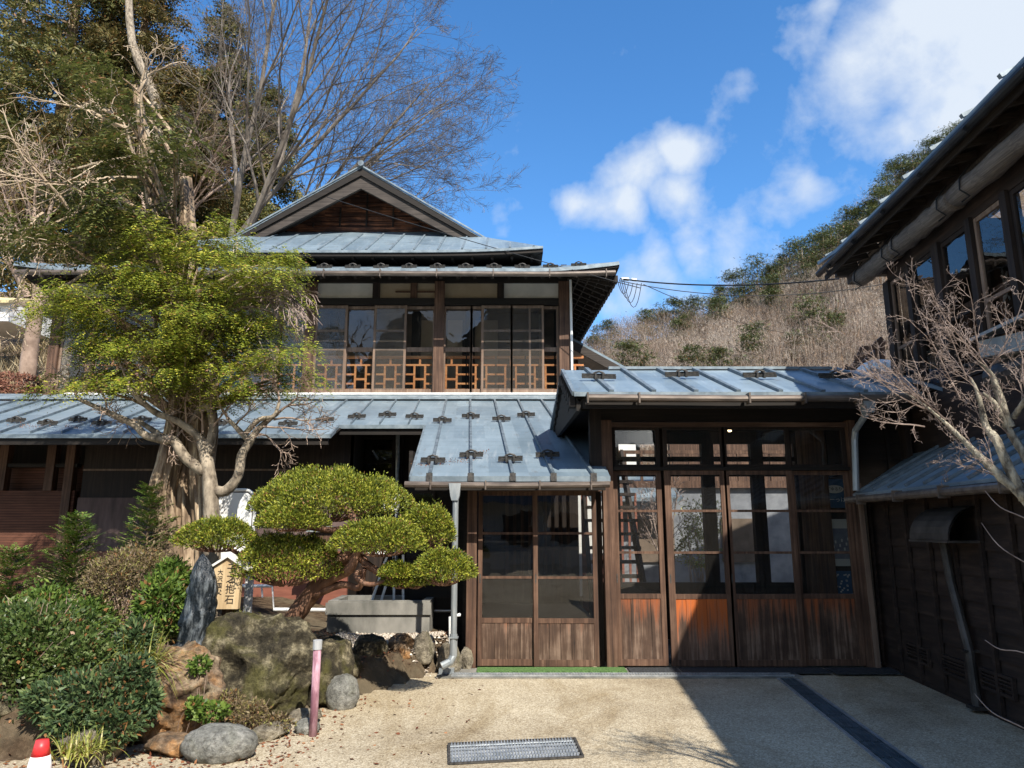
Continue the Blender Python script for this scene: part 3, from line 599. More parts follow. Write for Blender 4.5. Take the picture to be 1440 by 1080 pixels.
# ground floor walls under the lower roof
WY = 11.65
xl = at(98, 750, WY).x; xm = at(200, 760, WY).x
zt_ = LZ+LK*(WY-LY)-.1
w = MB(); w.box(-14, xl, WY, WY+.08, .0, at(0, 690, WY).z); w.box(-14, xl, WY+.25, WY+.3, at(0, 700, WY).z, at(0, 652, WY).z); w.build('slatted_wall', M['lath'], inn)
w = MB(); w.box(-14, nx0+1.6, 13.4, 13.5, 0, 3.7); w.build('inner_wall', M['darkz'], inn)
for a in (6, 73, 100):
    x = at(a, 650, WY).x; w = MB(); w.box(x-.07, x+.07, WY-.04, WY+.10, 0 if a == 100 else at(0, 690, WY).z, zt_); w.build('wall_post', M['post'], inn)
w = MB(); w.box(-14, xl, WY-.02, WY+.1, at(0, 657, WY).z, at(0, 652, WY).z); w.box(-14, nx0, WY-.03, WY+.1, zt_-.1, zt_); w.build('wall_rail', M['dark'], inn)
w = MB(); w.box(xl+.1, nx0+.1, WY, WY+.06, at(0, 700, WY).z, zt_); w.build('upper_boarding', M['darkz'], inn)
w = MB(); w.box(xl+.1, nx0+.1, WY-.02, WY-.002, at(0, 662, WY).z, at(0, 659.5, WY).z); w.build('wall_moulding', M['sash'], inn)
w = MB(); w.box(xl+.1, nx0+.1, WY-.06, WY, at(0, 775, WY).z, at(0, 700, WY).z); w.build('plum_boarding', M['purple'], inn)
w = MB(); w.box(xl+.1, nx0+.1, WY-.07, WY-.01, .0, at(0, 775, WY).z-.004); w.build('red_cladding', M['redwall'], inn)
w = MB(); w.box(nx0+.05, nx0+.11, WY, 13.4, 0, 3.3); w.build('recess_side_wall', M['darkz'], inn)
RY = 12.4
w = MB(); w.box(nx0+.1, -.7, RY, RY+.08, 0, 3.5); w.build('recess_wall', M['darkz'], inn)
f = MB(); x0, x1, z0, z1 = X(506, 640, RY), X(556, 640, RY), Z(672, RY), Z(614, RY)
f.box(x0, x0+.05, RY-.05, RY, z0, z1); f.box(x1-.05, x1, RY-.05, RY, z0, z1); f.box(x0+.05, x1-.05, RY-.05, RY, z1-.05, z1); f.box(x0+.05, x1-.05, RY-.05, RY, z0, z0+.12); f.box(x0+.05, x1-.05, RY-.045, RY, z0+.25, z0+.28)
o = f.build('window', M['darkz'], inn); p = MB(); p.quad((x0, RY-.02, z0), (x1, RY-.02, z0), (x1, RY-.02, z1), (x0, RY-.02, z1)); p.build('pane', M['glassd'], o)
w = MB(); x = X(564, 660, RY); w.box(x-.035, x+.035, RY-.12, RY-.02, 1.0, 3.3); w.build('recess_post', M['darkz'], inn)
w = MB(); w.tube([(X(558, 650, 12.2), 12.2, 3.2), (X(560, 700, 12.2), 12.2, 1.0)], .035, 8); w.build('recess_pipe', M['steel'], inn)
# siding left of the entrance
SY = 9.6
xs0, xs1 = at(572, 760, SY).x, -.56
w = MB()
for k in range(13): z0 = .0+.17*k; w.plate([(xs0, SY-.02, z0), (xs1, SY-.02, z0), (xs1, SY+.0, z0+.18), (xs0, SY+.0, z0+.18)], (0, .03, 0))
w.box(xs1-.02, xs1+.04, 8.7, SY, 0, 2.25); w.box(xs0, xs0+.05, SY, 12.4, 0, 2.6); w.build('side_boarding', M['dark'], inn)
f = MB(); x0, x1, z0, z1 = X(580, 720, SY), X(612, 720, SY), Z(745, SY), Z(691, SY); f.box(x0, x1, SY-.06, SY-.03, z1-.03, z1); f.box(x1-.03, x1, SY-.06, SY-.03, z0, z1-.03); f.box(x0, x0+.03, SY-.06, SY-.03, z0, z1-.03)
o = f.build('window', M['darkz'], inn); p = MB(); p.quad((x0, SY-.035, z0), (x1, SY-.035, z0), (x1, SY-.035, z1), (x0, SY-.035, z1)); p.build('pane', M['glassd'], o)

# entrance doors
FY = 8.63; bx = lambda a: (a-720)*.00815
fz = lambda y: at(720, y, FY).z
w = MB(); w.box(bx(655), bx(669), FY-.07, FY+.08, .02, 2.14); w.build('door_post', M['post'], inn)
w = MB(); w.box(bx(669), bx(852), FY-.05, FY+.08, fz(691), fz(680)+.02); w.build('door_lintel', M['postx'], inn)
w = MB(); w.box(bx(843.5), bx(852), FY+.06, FY+.12, .02, 2.05); w.build('door_jamb', M['darkz'], inn)
def sliding(parent, x0, x1, Y, rails, board_top, top, gm, bm='board', st=.05, name='door'):
    f = MB(); f.box(x0, x0+st, Y-.018, Y+.018, .03, top); f.box(x1-st, x1, Y-.018, Y+.018, .03, top)
    f.box(x0+st, x1-st, Y-.016, Y+.016, .03, .10); f.box(x0+st, x1-st, Y-.016, Y+.016, top-.05, top); f.box(x0+st, x1-st, Y-.016, Y+.016, board_top, board_top+.055)
    for r in rails: f.box(x0+st, x1-st, Y-.014, Y+.014, r-.014, r+.014)
    o = f.build(name, M['post'], parent)
    b = MB(); n = 4 if x1-x0 < .7 else 5; wd = (x1-x0-2*st)/n
    for i in range(n): b.box(x0+st+wd*i+.002, x0+st+wd*(i+1)-.002, Y-.008-.002*(i % 2), Y+.006, .10, board_top)
    b.build('door_board', M[bm], o)
    p = MB(); p.quad((x0+st, Y, board_top+.05), (x1-st, Y, board_top+.05), (x1-st, Y, top-.05), (x0+st, Y, top-.05)); p.build('pane', M[gm], o)
    h = MB(); h.box(x0+.018, x0+.032, Y-.021, Y-.019, .95, 1.05); h.build('finger_pull', M['guard'], o)
    return o
bt = fz(876)
sliding(inn, bx(671), bx(756), FY+.02, [fz(750), fz(812)], bt, fz(691), 'glassd')
sliding(inn, bx(751), bx(842.5), FY-.022, [fz(750), fz(812)], bt, fz(691), 'glassd')
# rooms behind the entrance
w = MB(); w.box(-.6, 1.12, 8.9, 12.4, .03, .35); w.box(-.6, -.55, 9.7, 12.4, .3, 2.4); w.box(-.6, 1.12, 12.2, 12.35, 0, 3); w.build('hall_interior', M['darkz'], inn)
w = MB()
for k in range(9): x = -.1+.115*k; w.box(x, x+.05, 10.9, 10.94, .9, 2.3)
w.box(-.12, 1.0, 10.88, 10.96, 1.25, 1.3); w.build('slatted_partition', M['post'], inn)
# gutter and downpipe of the entrance eave
gt = MB(); gt.tube([(ex0-.05, 8.03, 2.06), (.1, 8.03, 2.045), (ex1-.02, 8.03, 2.06)], .036, 10)
for a in (606, 683, 759, 831): x = X(a, 680, 8.03); gt.box(x-.008, x+.008, 7.98, 8.08, 2.0, 2.1)
gt.build('gutter', M['gutter'], inn)
dp = MB(); x = X(641, 690, 8.05)
dp.plate([(x-.075, 7.98, 2.07), (x+.06, 7.98, 2.07), (x+.045, 7.98, 1.93), (x+.03, 7.98, 1.88), (x-.04, 7.98, 1.88), (x-.055, 7.98, 1.93)], (0, .10, 0))
dp.tube([(x, 8.03, 1.95), (x, 8.03, 1.5), (x, 8.05, .42)], .034, 10); dp.tube([(x, 8.05, .46), (x, 8.05, .24), (x-.03, 8.03, .18), (x-.12, 8.0, .14)], .042, 10)
for z in (1.2, .42): dp.box(x-.05, x+.05, 8.0, 8.1, z, z+.012)
dp.build('downpipe', M['zinc'], inn)

# ------------------------------------------------------------------ glazed porch on the right
po = empty('glazed_porch', (2.7, 8.63, 0), 'low wooden porch with gridded glass sliding doors and a flat blue metal roof', 'porch')
PK = .40; RZ, RYc = 3.66, 9.35; EZ, EY = 3.08, 7.9
xg = .70
r = MB(); r.plate([(xg, EY, EZ), (4.62, EY, EZ), (5.2, RYc, RZ), (xg-.02, RYc, RZ)], (0, 0, -.04)); r.plate([(xg-.02, RYc+.002, RZ), (5.2, RYc+.002, RZ), (5.2, 10.85, EZ), (xg-.1, 10.85, EZ)], (0, 0, -.04))
proof = r.build('roof', M['roof'], po)
s = MB(); sk2 = lambda xx: (s.beam((xx, EY+.02, EZ+.02), (xx-.04, RYc, RZ+.02), .05, .035))
for a in (838, 892, 955, 1020, 1085, 1140, 1190): pass
for k in range(9): x = 1.0+.48*k; s.beam((x+.13, EY+.02, EZ+.02), (x-.0, RYc, RZ+.02), .05, .04)
s.build('standing_seams', M['seam'], proof)
s = MB(); s.beam((xg, EY-.01, EZ-.02), (4.62, EY-.01, EZ-.02), .03, .05); s.beam((xg, EY, EZ-.01), (xg-.02, RYc, RZ-.01), .04, .05); s.beam((xg-.02, RYc, RZ-.01), (xg-.1, 10.85, EZ-.01), .04, .05); s.build('roof_edge', M['edge'], proof)
s = MB(); s.box(1.3, 4.3, RYc-.03, RYc+.05, RZ+.01, RZ+.045); s.build('ridge_cap', M['edge'], proof)
for a, b in [(842, 533), (959, 530), (1068, 531), (1175, 532)]: put_guard(atp(a, b+3, EZ, EY, .40)+V(0, 0, .03), proof, .4, True)
e = MB(); e.plate([(xg+.03, EY+.05, EZ-.05), (xg, RYc, RZ-.05), (xg-.06, 10.8, EZ-.05), (xg-.06, 10.8, EZ-.2), (xg+.03, EY+.05, EZ-.2)], (.05, 0, 0))
for k in range(14):
    y = EY+.06+.205*k; zz_ = (EZ+(y-EY)*.4 if y < RYc else RZ-(y-RYc)*.387); e.box(xg-.045+(-.03*(y-EY)/3), xg+.02, y, y+.17, zz_-.17, zz_-.05)
e.build('gable_end', M['dark'], po)
e = MB(); e.box(.8, 4.6, EY+.03, EY+.08, EZ-.17, EZ-.05); e.plate([(xg+.05, EY+.05, EZ-.06), (4.6, EY+.05, EZ-.06), (4.6, FY, EZ-.02), (xg+.05, FY, EZ-.02)], (0, 0, -.03)); e.plate([(xg, FY+.12, EZ-.02), (4.6, FY+.12, EZ-.02), (4.6, 10.8, EZ-.04), (xg, 10.8, EZ-.04)], (0, 0, -.05)); e.build('eaves_underside', M['dark'], po)
gt = MB(); gt.tube([(.84, EY-.08, EZ-.07), (2.5, EY-.08, EZ-.085), (4.6, EY-.08, EZ-.07)], .042, 10)
for a in (826, 898, 1052, 1130, 1205): x = X(a, 550, EY-.08); gt.box(x-.009, x+.009, EY-.135, EY-.02, EZ-.14, EZ-.02)
gt.build('gutter', M['gutter'], po)
dp = MB(); yy = EY-.05; a0 = at(1218, 556, yy)
dp.plate([(a0.x-.08, yy-.05, EZ-.03), (a0.x+.08, yy-.05, EZ-.03), (a0.x+.05, yy-.05, EZ-.24), (a0.x-.04, yy-.05, EZ-.24)], (0, .12, 0))
dp.tube([at(1218, 572, yy), at(1217, 584, yy+.08), at(1203, 605, 8.2), at(1202, 618, 8.25), at(1204, 690, 8.25)], .036, 10, True); dp.build('downpipe', M['zinc'], po)
w = MB(); w.box(bx(836), 4.25, FY-.03, FY+.09, fz(592), EZ-.03); w.build('front_wall', M['dark'], po)
w = MB(); w.box(X(829, 620, FY), X(845, 620, FY), FY-.06, FY+.1, 2.12, EZ-.05); w.build('corner_post', M['darkz'], po)
for a, b, m in [(853, 868, 'post'), (1219, 1230, 'post')]:
    w = MB(); w.box(bx(a), bx(b), FY-.08, FY+.09, .02, fz(592)); w.build('door_post', M[m], po)
w = MB(); w.plate([(bx(1226), FY-.12, .02), (bx(1232), FY-.12, .02), (bx(1232)-.03, FY-.12, 2.1), (bx(1226)-.03, FY-.12, 2.1)], (0, .03, 0)); w.build('weather_board', M['sash'], po)
w = MB(); w.box(bx(868), bx(1219), FY-.06, FY+.07, fz(601), fz(595)); w.build('door_lintel', M['postx'], po)
w = MB(); w.box(bx(868), bx(1219), FY-.055, FY+.06, fz(661.5), fz(657)); w.build('transom_rail', M['dark'], po)
D = [(868, 941), (944, 1036), (1032, 1133), (1130, 1219)]
for i, (a, b) in enumerate(D):
    Y = FY + (.02 if i in (0, 3) else -.022); x0, x1 = bx(a)+.003, bx(b)-.003
    sliding(po, x0, x1, Y, [fz(718.5), fz(777)], fz(842), fz(661.5)-.004, 'glassp', 'boardo' if i in (1,) else 'board', st=.06 if i != 1 else .075)
    f = MB(); z0, z1 = fz(657)+.003, fz(601)-.003
    f.box(x0, x0+.05, Y-.016, Y+.016, z0, z1); f.box(x1-.05, x1, Y-.016, Y+.016, z0, z1); f.box(x0+.05, x1-.05, Y-.014, Y+.014, z1-.03, z1); f.box(x0+.05, x1-.05, Y-.014, Y+.014, z0, z0+.03)
    o = f.build('transom_window', M['darkz'], po); p = MB(); p.quad((x0, Y, z0), (x1, Y, z0), (x1, Y, z1), (x0, Y, z1)); p.build('pane', M['glassp'], o)
# rear of the porch: sill, head, posts with daylight between
BY = 10.6; q0, q1 = at(1, 822, BY).z, at(1, 624, BY).z
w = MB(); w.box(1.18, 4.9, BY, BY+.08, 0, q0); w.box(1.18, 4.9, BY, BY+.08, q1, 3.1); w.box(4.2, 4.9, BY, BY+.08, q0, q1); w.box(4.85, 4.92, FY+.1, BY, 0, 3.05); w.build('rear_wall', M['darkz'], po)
w = MB(); w.box(1.18, 4.9, BY-.02, BY+.06, q0-.05, q0+.03); w.box(1.18, 4.2, BY-.01, BY+.06, at(1, 645, BY).z-.04, at(1, 645, BY).z+.03); w.box(1.18, 4.2, BY-.01, BY+.05, at(1, 668, BY).z-.02, at(1, 668, BY).z+.02); w.build('rear_rail', M['dark'], po)
for a, b in ((862, 872), (925, 936), (990, 1007), (1060, 1077)):
    w = MB(); w.box(X(a, 720, BY), X(b, 720, BY), BY-.04, BY+.09, q0, q1); w.build('rear_post', M['darkz'], po)
w = MB(); w.box(X(1130, 720, 9.9), X(1165, 720, 9.9), 9.82, 9.98, 0, 3.05); w.build('inner_pillar', M['post'], po)
w = MB(); w.box(1.15, 4.9, FY+.1, BY, .0, .03); w.build('porch_floor', M['conc'], po)
w = MB(); w.box(X(1165, 700, 9.9)+.01, 4.84, 9.86, 9.92, 0, 3.0); w.build('notice_wall', M['darkz'], po)

# ------------------------------------------------------------------ annex on the right
AK = .0795
def TA(a, b, z): return (a + AK*b, b - AK*(a-4.3), z)
an = empty('annex_building', (4.3, 8, 0), 'dark boarded two storey annex with a lean-to roof and glazed upper floor', 'building')
M['siding'] = wood('annex_siding', (.009, .006, .005), (.025, .015, .011), (.055, .035, .025), 'y', grain=16, blotch=1.6, bump=.6)
w = MB(TA); LB = 3.64
for k in range(9):
    z0 = .04+.225*k; w.plate([(LB-.02, -3, z0), (LB+.0, -3, z0+.24), (LB+.0, 8.7, z0+.24), (LB-.02, 8.7, z0)], (.03, 0, 0))
w.box(LB-.03, LB+.05, -3, 8.7, 0, .045); w.build('lower_wall', M['siding'], an)
for k in range(17):
    b = 8.62-.46*k
    if b < 1: break
    w = MB(TA); w.box(LB-.055, LB-.02, b-.02, b+.02, .03, 1.98); w.build('wall_batten', M['siding'], an)
w = MB(); 
for k in range(16):
    z0 = .02+.2*k; w.plate([(4.16, 8.86, z0), (5.15, 8.86, z0), (5.15, 8.88, z0+.21), (4.16, 8.88, z0+.21)], (0, .03, 0))
w.box(4.66, 4.70, 8.82, 8.86, 0, 3.2); w.build('link_wall', M['dark'], an)
r = MB(TA); r.plate([(3.33, -3, 1.97), (4.32, -3, 2.50), (4.32, 8.9, 2.50), (3.33, 8.35, 1.97)], (0, 0, -.03)); lean = r.build('lean_to_roof', M['roof2'], an)
s = MB(TA)
for k in range(26): b = 8.2-.38*k; s.beam((3.35, b, 2.0), (4.3, b+.05, 2.515), .03, .03)
s.build('standing_seams', M['seam'], lean)
s = MB(TA); s.box(3.34, 3.38, -3, 8.35, 1.86, 1.94); s.plate([(3.36, -3, 1.93), (3.66, -3, 2.05), (3.66, 8.35, 2.05), (3.36, 8.35, 1.93)], (0, 0, -.02)); s.build('fascia', M['dark'], lean)
s = MB(TA); s.tube([(3.28, 8.38, 1.90), (3.28, 4, 1.885), (3.28, -2, 1.87)], .04, 10)
for k in range(8): b = 8-.9*k; s.box(3.23, 3.33, b-.008, b+.008, 1.84, 1.95)
s.build('gutter', M['gutter'], an)
s = MB(); s.tube([at(1290, 690, 7.45), at(1293, 702, 7.5), at(1303, 712, 7.75)], .035, 8); s.build('gutter_outlet', M['gutter'], an)
# upper floor
UB = 4.3
w = MB(TA); w.box(UB, UB+.12, -3, 9.05, 2.4, 3.15); w.box(UB, UB+.12, -3, 9.05, 4.78, 5.6); w.box(UB+.12, 8, 8.9, 9.0, 2.4, 5.6); w.build('upper_wall', M['siding'], an)
w = MB(TA); w.box(UB+1.6, UB+1.7, -3, 8.9, 3, 5.5); w.box(UB+.13, UB+1.6, -3, 8.9, 3.0, 3.1); w.build('upper_interior', M['interior'], an)
bs = [9.05, 8.45, 7.76, 7.07, 6.44, 5.8, 5.1, 4.4, 3.7]
for i, b in enumerate(bs):
    w = MB(TA); hw = .075 if i in (0, 2) else .05; w.box(UB-.04, UB+.10, b-hw, b+hw, 3.15, 4.8); w.build('window_post', M['darkz'], an)
for i in range(len(bs)-1):
    b1, b0 = bs[i]-.06, bs[i+1]+.06; f = MB(TA); z0, z1 = 3.17, 4.77
    f.box(UB-.0, UB+.03, b0, b0+.045, z0, z1); f.box(UB, UB+.03, b1-.045, b1, z0, z1); f.box(UB, UB+.03, b0+.045, b1-.045, z0, z0+.06); f.box(UB, UB+.03, b0+.045, b1-.045, z1-.05, z1); f.box(UB+.002, UB+.028, b0+.045, b1-.045, 3.84, 3.88)
    o = f.build('window', M['darkz'] if i not in (0, 3) else M['sash'], an)
    p = MB(TA); p.quad((UB+.015, b0, z0), (UB+.015, b1, z0), (UB+.015, b1, z1), (UB+.015, b0, z1)); p.build('pane', M['glass'], o)
w = MB(TA); w.box(UB+.12, UB+.17, 3, 9, 3.95, 4.02)
for k in range(26): b = 8.9-.22*k; w.box(UB+.12, UB+.16, b-.03, b+.03, 3.15, 3.95)
w.build('balustrade', M['post'], an)
# main eave
EA = 3.85
r = MB(TA); r.plate([(EA, -4, 5.44), (8.0, -4, 7.5), (8.0, 10.3, 7.5), (EA+.5, 10.3, 5.72), (EA, 10.25, 5.56), (EA, 9.5, 5.47), (EA, 8, 5.44)], (0, 0, -.05)); roofa = r.build('roof', M['roof2'], an)
s = MB(TA)
for k in range(16): b = 9.9-.62*k; s.beam((EA-.01, b, 5.475 if b < 9.4 else 5.51), (EA+1.2, b, 6.07), .045, .04)
s.build('standing_seams', M['seam'], roofa)
s = MB(TA); s.plate([(EA+.02, -4, 5.38), (UB+.1, -4, 5.55), (UB+.1, 10.2, 5.55), (EA+.02, 10.2, 5.44)], (0, 0, -.03)); s.plate([(UB+.1, 9.1, 5.5), (6, 9.1, 5.9), (6, 10.2, 5.9), (UB+.1, 10.2, 5.5)], (0, 0, -.03))
s.box(EA+.005, EA+.03, -4, 9.6, 5.28, 5.40); s.box(EA+.03, EA+.05, -4, 10.1, 5.20, 5.28)
s.build('eaves_underside', M['darky'], an)
s = MB(TA)
for k in range(34): b = 10.05-.36*k; s.beam((EA+.06, b, 5.30), (UB+.05, b, 5.42), .05, .08)
s.beam((EA+.2, 10.1, 5.33), (6.5, 10.1, 5.33), .1, .14); s.box(UB-.1, UB+.02, -3, 10.1, 5.13, 5.25); s.build('rafters', M['barge'], an)
s = MB(TA); s.tube([(EA-.05, 10.1, 5.31), (EA-.05, 6, 5.28), (EA-.05, -3, 5.25)], .05, 10)
for k in range(12): b = 9.6-.9*k; s.beam((EA-.11, b, 5.22), (EA+.05, b, 5.42), .012, .05)
s.build('gutter', M['black'], an)
w = MB(TA); w.plate([(3.85, 6.55, 3.36), (4.28, 6.62, 3.47), (4.28, 4.2, 3.47), (3.85, 4.2, 3.36)], (0, 0, -.03)); w.plate([(3.9, 6.5, 3.32), (4.27, 6.56, 3.30), (4.27, 4.3, 3.05), (4.0, 4.3, 3.05)], (0, 0, -.16)); w.build('window_canopy', M['zinc'], an)
w = MB(TA); w.tube([(4.08, 6.6, 2.98), (4.08, 4.0, 2.98)], .13, 16); w.build('duct', M['hood'], an)
# vent hood and its pipe, floor vents
w = MB(TA); n = 8; aa = [(LB-.02, 2-.0)]
arc = [(LB-.02-.30*math.sin(t*math.pi/2/n), 1.48+.30*math.cos(t*math.pi/2/n)*1.0) for t in range(n+1)]
b0, b1 = 6.30, 7.02
vs = [(a, b0, z) for a, z in arc] + [(a, b1, z) for a, z in arc] + [(a+.012, b0, z-.012) for a, z in arc] + [(a+.012, b1, z-.012) for a, z in arc]; m_ = n+1
w.add(vs, [(k, k+1, m_+k+1, m_+k) for k in range(n)] + [(2*m_+k, 3*m_+k, 3*m_+k+1, 2*m_+k+1) for k in range(n)])
w.box(LB-.33, LB-.02, b0, b1, 1.455, 1.475)
w.add([(a, b1, z) for a, z in arc] + [(LB-.02, b1, 1.48)], [tuple(range(m_+1))]); w.build('vent_hood', M['hood'], an)
w = MB(TA); w.tube([(LB-.10, 6.83, 1.46), (LB-.09, 6.80, 1.1), (LB-.09, 6.62, .5), (LB-.09, 6.60, .05)], .04, 10); w.box(LB-.15, LB-.03, 6.53, 6.67, .03, .06); w.box(LB-.15, LB-.02, 6.59, 6.64, .5, .52); w.build('downpipe', M['hood'], an)
for b in (7.75, 7.05, 6.35, 5.3):
    w = MB(TA); w.box(LB-.05, LB-.02, b-.25, b+.25, .21, .235); w.box(LB-.05, LB-.02, b-.25, b+.25, .36, .385); w.box(LB-.05, LB-.02, b-.25, b-.225, .235, .36); w.box(LB-.05, LB-.02, b+.225, b+.25, .235, .36)
    for q in (.265, .30, .33): w.box(LB-.045, LB-.028, b-.225, b+.225, q, q+.012)
    w.build('floor_vent', M['siding'], an)
# rolled blinds hung under the eave
for (b0, b1, lab) in ((9.45, 8.35, 'far rolled reed blind at the corner post of the upper floor'), (8.32, 6.95, 'middle rolled reed blind hanging over the upper windows'), (6.92, 4.0, 'nearest and longest rolled reed blind under the right eave')):
    e0 = empty('rolled_blind', TA(4.13, (b0+b1)/2, 4.86), lab, 'blind', 'rolled reed blinds under the right eave')
    w = MB(TA); n = 14; ptsb = [(4.12, b0+(b1-b0)*i/n, 4.99 + .012*math.sin(i*1.7)) for i in range(n+1)]; w.tube(ptsb, [.115+.008*math.sin(i*2.3) for i in range(n+1)], 14); w.build('reed_roll', M['blind'], e0, True)
    for f_ in (.1, .9):
        w = MB(TA); b = b0+(b1-b0)*f_; w.tube([(4.12, b, 5.2), (4.0, b, 5.05), (3.99, b, 4.93), (4.08, b, 4.86), (4.0, b+.01, 4.80)], .009, 6)
        w.build('cord', M['black'], e0)

# ------------------------------------------------------------------ buildings seen beyond
bh = empty('white_gable_house', (1.0, 17, 0), 'white plastered house with brown timbers and a sloping roof behind the inn corner', 'house')
w = MB(); w.add([(-2.2, 17.2, 0), (3.1, 17.2, 0), (3.1, 17.2, 4.75), (.35, 17.2, 6.35), (-2.2, 17.2, 4.9)], [(0, 1, 2, 3, 4)]); w.box(3.0, 3.1, 17.2, 22, 0, 4.7); w.build('wall', M['white'], bh)
w = MB(); 
for x in (.9, 1.55, 2.2): w.box(x, x+.09, 17.13, 17.19, 4.0, 6.3-.55*abs(x-.35))
w.box(-2.2, 3.0, 17.14, 17.19, 4.95, 5.07); w.build('timber', M['post'], bh)
sg = MB(); A, B = V(.35, 16.7, 6.72), V(3.55, 16.7, 4.90); sg.plate([A, B, B+V(0, 6, 0), A+V(0, 6, 0)], (0, 0, -.06)); A2 = V(-2.9, 16.7, 4.9); sg.plate([A, A2, A2+V(0, 6, 0), A+V(0, 6, 0)], (0, 0, -.06)); sg.build('roof', M['roof2'], bh)
w = MB(); w.plate([A+V(0, 0, -.06), B+V(0, 0, -.06), B+V(0, 0, -.28), A+V(0, 0, -.28)], (0, .05, 0)); w.build('bargeboard', M['barge'], bh)
ch = empty('courtyard_building', (5.5, 14.6, 0), 'low pale building with a red brown upper railing seen through the porch glass', 'building')
w = MB(); w.box(1.9, 9, 14.6, 14.8, 0, 2.35); w.box(3.4, 9, 14.62, 18, 2.3, 2.5); w.build('wall', plain('grey_render', (.13, .14, .16), (.25, .26, .28), 2.5, rough=.9), ch)
w = MB(); w.plate([(1.5, 13.9, 2.15), (3.3, 13.9, 2.15), (3.3, 15.6, 2.75), (1.5, 15.6, 2.75)], (0, 0, -.08)); w.build('roof', M['roof2'], ch)
w = MB(); w.box(1.9, 9, 14.5, 14.58, 2.36, 2.5); w.box(1.9, 9, 14.5, 14.56, 3.05, 3.12)
for k in range(22): x = 1.95+.33*k; w.box(x, x+.05, 14.5, 14.56, 2.5, 3.05)
w.build('railing', M['post'], ch)
w = MB(); w.box(3.6, 9, 16.2, 16.4, 2.5, 4.2); w.build('upper_wall', M['post'], ch)
for x in (2.5, 4.2, 6): w = MB(); w.box(x, x+.75, 14.55, 14.59, .9, 1.75); w.build('window', M['interior'], ch)
st = empty('outside_staircase', (1.7, 11.8, 0), 'open wooden staircase seen through the leftmost porch door', 'staircase')
w = MB(); 
for k in range(11): z0 = .35+.22*k; w.box(1.25, 2.1-.0*k, 11.45+.1*k, 11.7+.1*k, z0, z0+.05)
w.build('tread', M['darkz'], st)
w = MB(); w.beam((2.12, 11.3, 0), (1.95, 12.8, 2.9), .05, .2); w.beam((1.24, 11.3, 0), (1.24, 12.8, 2.9), .05, .2); w.build('stringer', M['darkz'], st)
w = MB(); w.beam((1.3, 13.2, 0.0), (1.3, 13.2, 2.6), .07, .07)
for k in range(8): x = 1.35+.13*k; w.box(x, x+.04, 13.3, 13.34, 0, 2.2)
w.build('picket', M['redwall'], st)
# metal stair rail and white tank beyond the porch roof
sr = empty('stair_railing', (5.6, 11.6, 2.5), 'dark sloping stair railing beside the white tank behind the porch roof', 'railing')
Y = 11.4; w = MB()
w.beam(at(1178, 535, Y), at(1240, 476, Y), .06, .07); w.beam(at(1196, 532, Y), at(1212, 489, Y), .05, .06); w.beam(at(1212, 489, Y), at(1243, 489, Y), .05, .06); w.beam(at(1192, 530, Y), at(1246, 480, Y+.3), .05, .05); w.build('handrail', M['post'], sr)
w = MB()
for a, b in ((1190, 512), (1203, 500), (1221, 490), (1232, 490)): w.beam(at(a, b, Y), at(a, 530, Y), .035, .035)
w.beam(at(1181, 540, Y), at(1181, 620, Y), .07, .07); w.beam(at(1240, 480, Y), at(1240, 620, Y), .07, .07); w.build('baluster', M['post'], sr)
w = MB(); c = at(1235, 522, 10.95); n = 20
prof = [(0, .34), (.12, .335), (.22, .30), (.31, .22), (.36, .10), (.37, 0), (.37, -2.2)]
vs = [(c.x+r*math.cos(2*math.pi*k/n), c.y+r*math.sin(2*math.pi*k/n), c.z-.17+z) for r, z in prof[1:] for k in range(n)] + [(c.x, c.y, c.z-.17+.34)]
w.add(vs, [(j*n+k, (j+1)*n+k, (j+1)*n+(k+1) % n, j*n+(k+1) % n) for j in range(5) for k in range(n)] + [(k, (k+1) % n, 6*n) for k in range(n)])
w.thing('white_tank', M['white'], 'white domed tank peeping over the right end of the porch roof', 'tank', smooth=True)
# small house up the slope at the far left
lh = empty('hillside_house', (-13.8, 20, 6.0), 'small white house with a cream roof up the slope at the left edge', 'house')
w = MB(); c = at(8, 440, 20); w.box(c.x-2.5, c.x+.1, 20, 22, c.z-.25, c.z+.35); w.build('wall', M['white'], lh)
w = MB(); w.plate([(c.x-2.7, 19.8, c.z+.33), (c.x+.2, 19.8, c.z+.33), (c.x+.05, 21, c.z+.75), (c.x-2.7, 21, c.z+.9)], (0, 0, -.08)); w.build('roof', plain('cream_roof', (.5, .42, .22), (.6, .52, .3), 4), lh)
# building opposite, behind the photographer: it is what the glass mirrors
op = empty('opposite_building', (-1, -13, 0), 'pale two storey building across the yard, seen only mirrored in the door glass', 'building')
w = MB(); w.box(-7, 5.5, -15, -13, 0, 2.6); w.box(-7, 5.5, -15, -13.4, 2.8, 5.0); w.build('wall', M['plaster'], op)
w = MB(); w.plate([(-7.5, -12.3, 2.6), (6, -12.3, 2.6), (6, -13.4, 3.0), (-7.5, -13.4, 3.0)], (0, 0, -.06)); w.plate([(-7.6, -12.6, 4.9), (6.1, -12.6, 4.9), (6.1, -15, 6.1), (-7.6, -15, 6.1)], (0, 0, -.08)); w.build('roof', M['roof2'], op)
for k in range(6): w = MB(); w.box(-6.4+2*k, -5.2+2*k, -12.98, -12.94, .9, 2.1); w.box(-6.4+2*k, -5.2+2*k, -13.38, -13.34, 3.4, 4.5); w.build('window', M['darkz'], op)

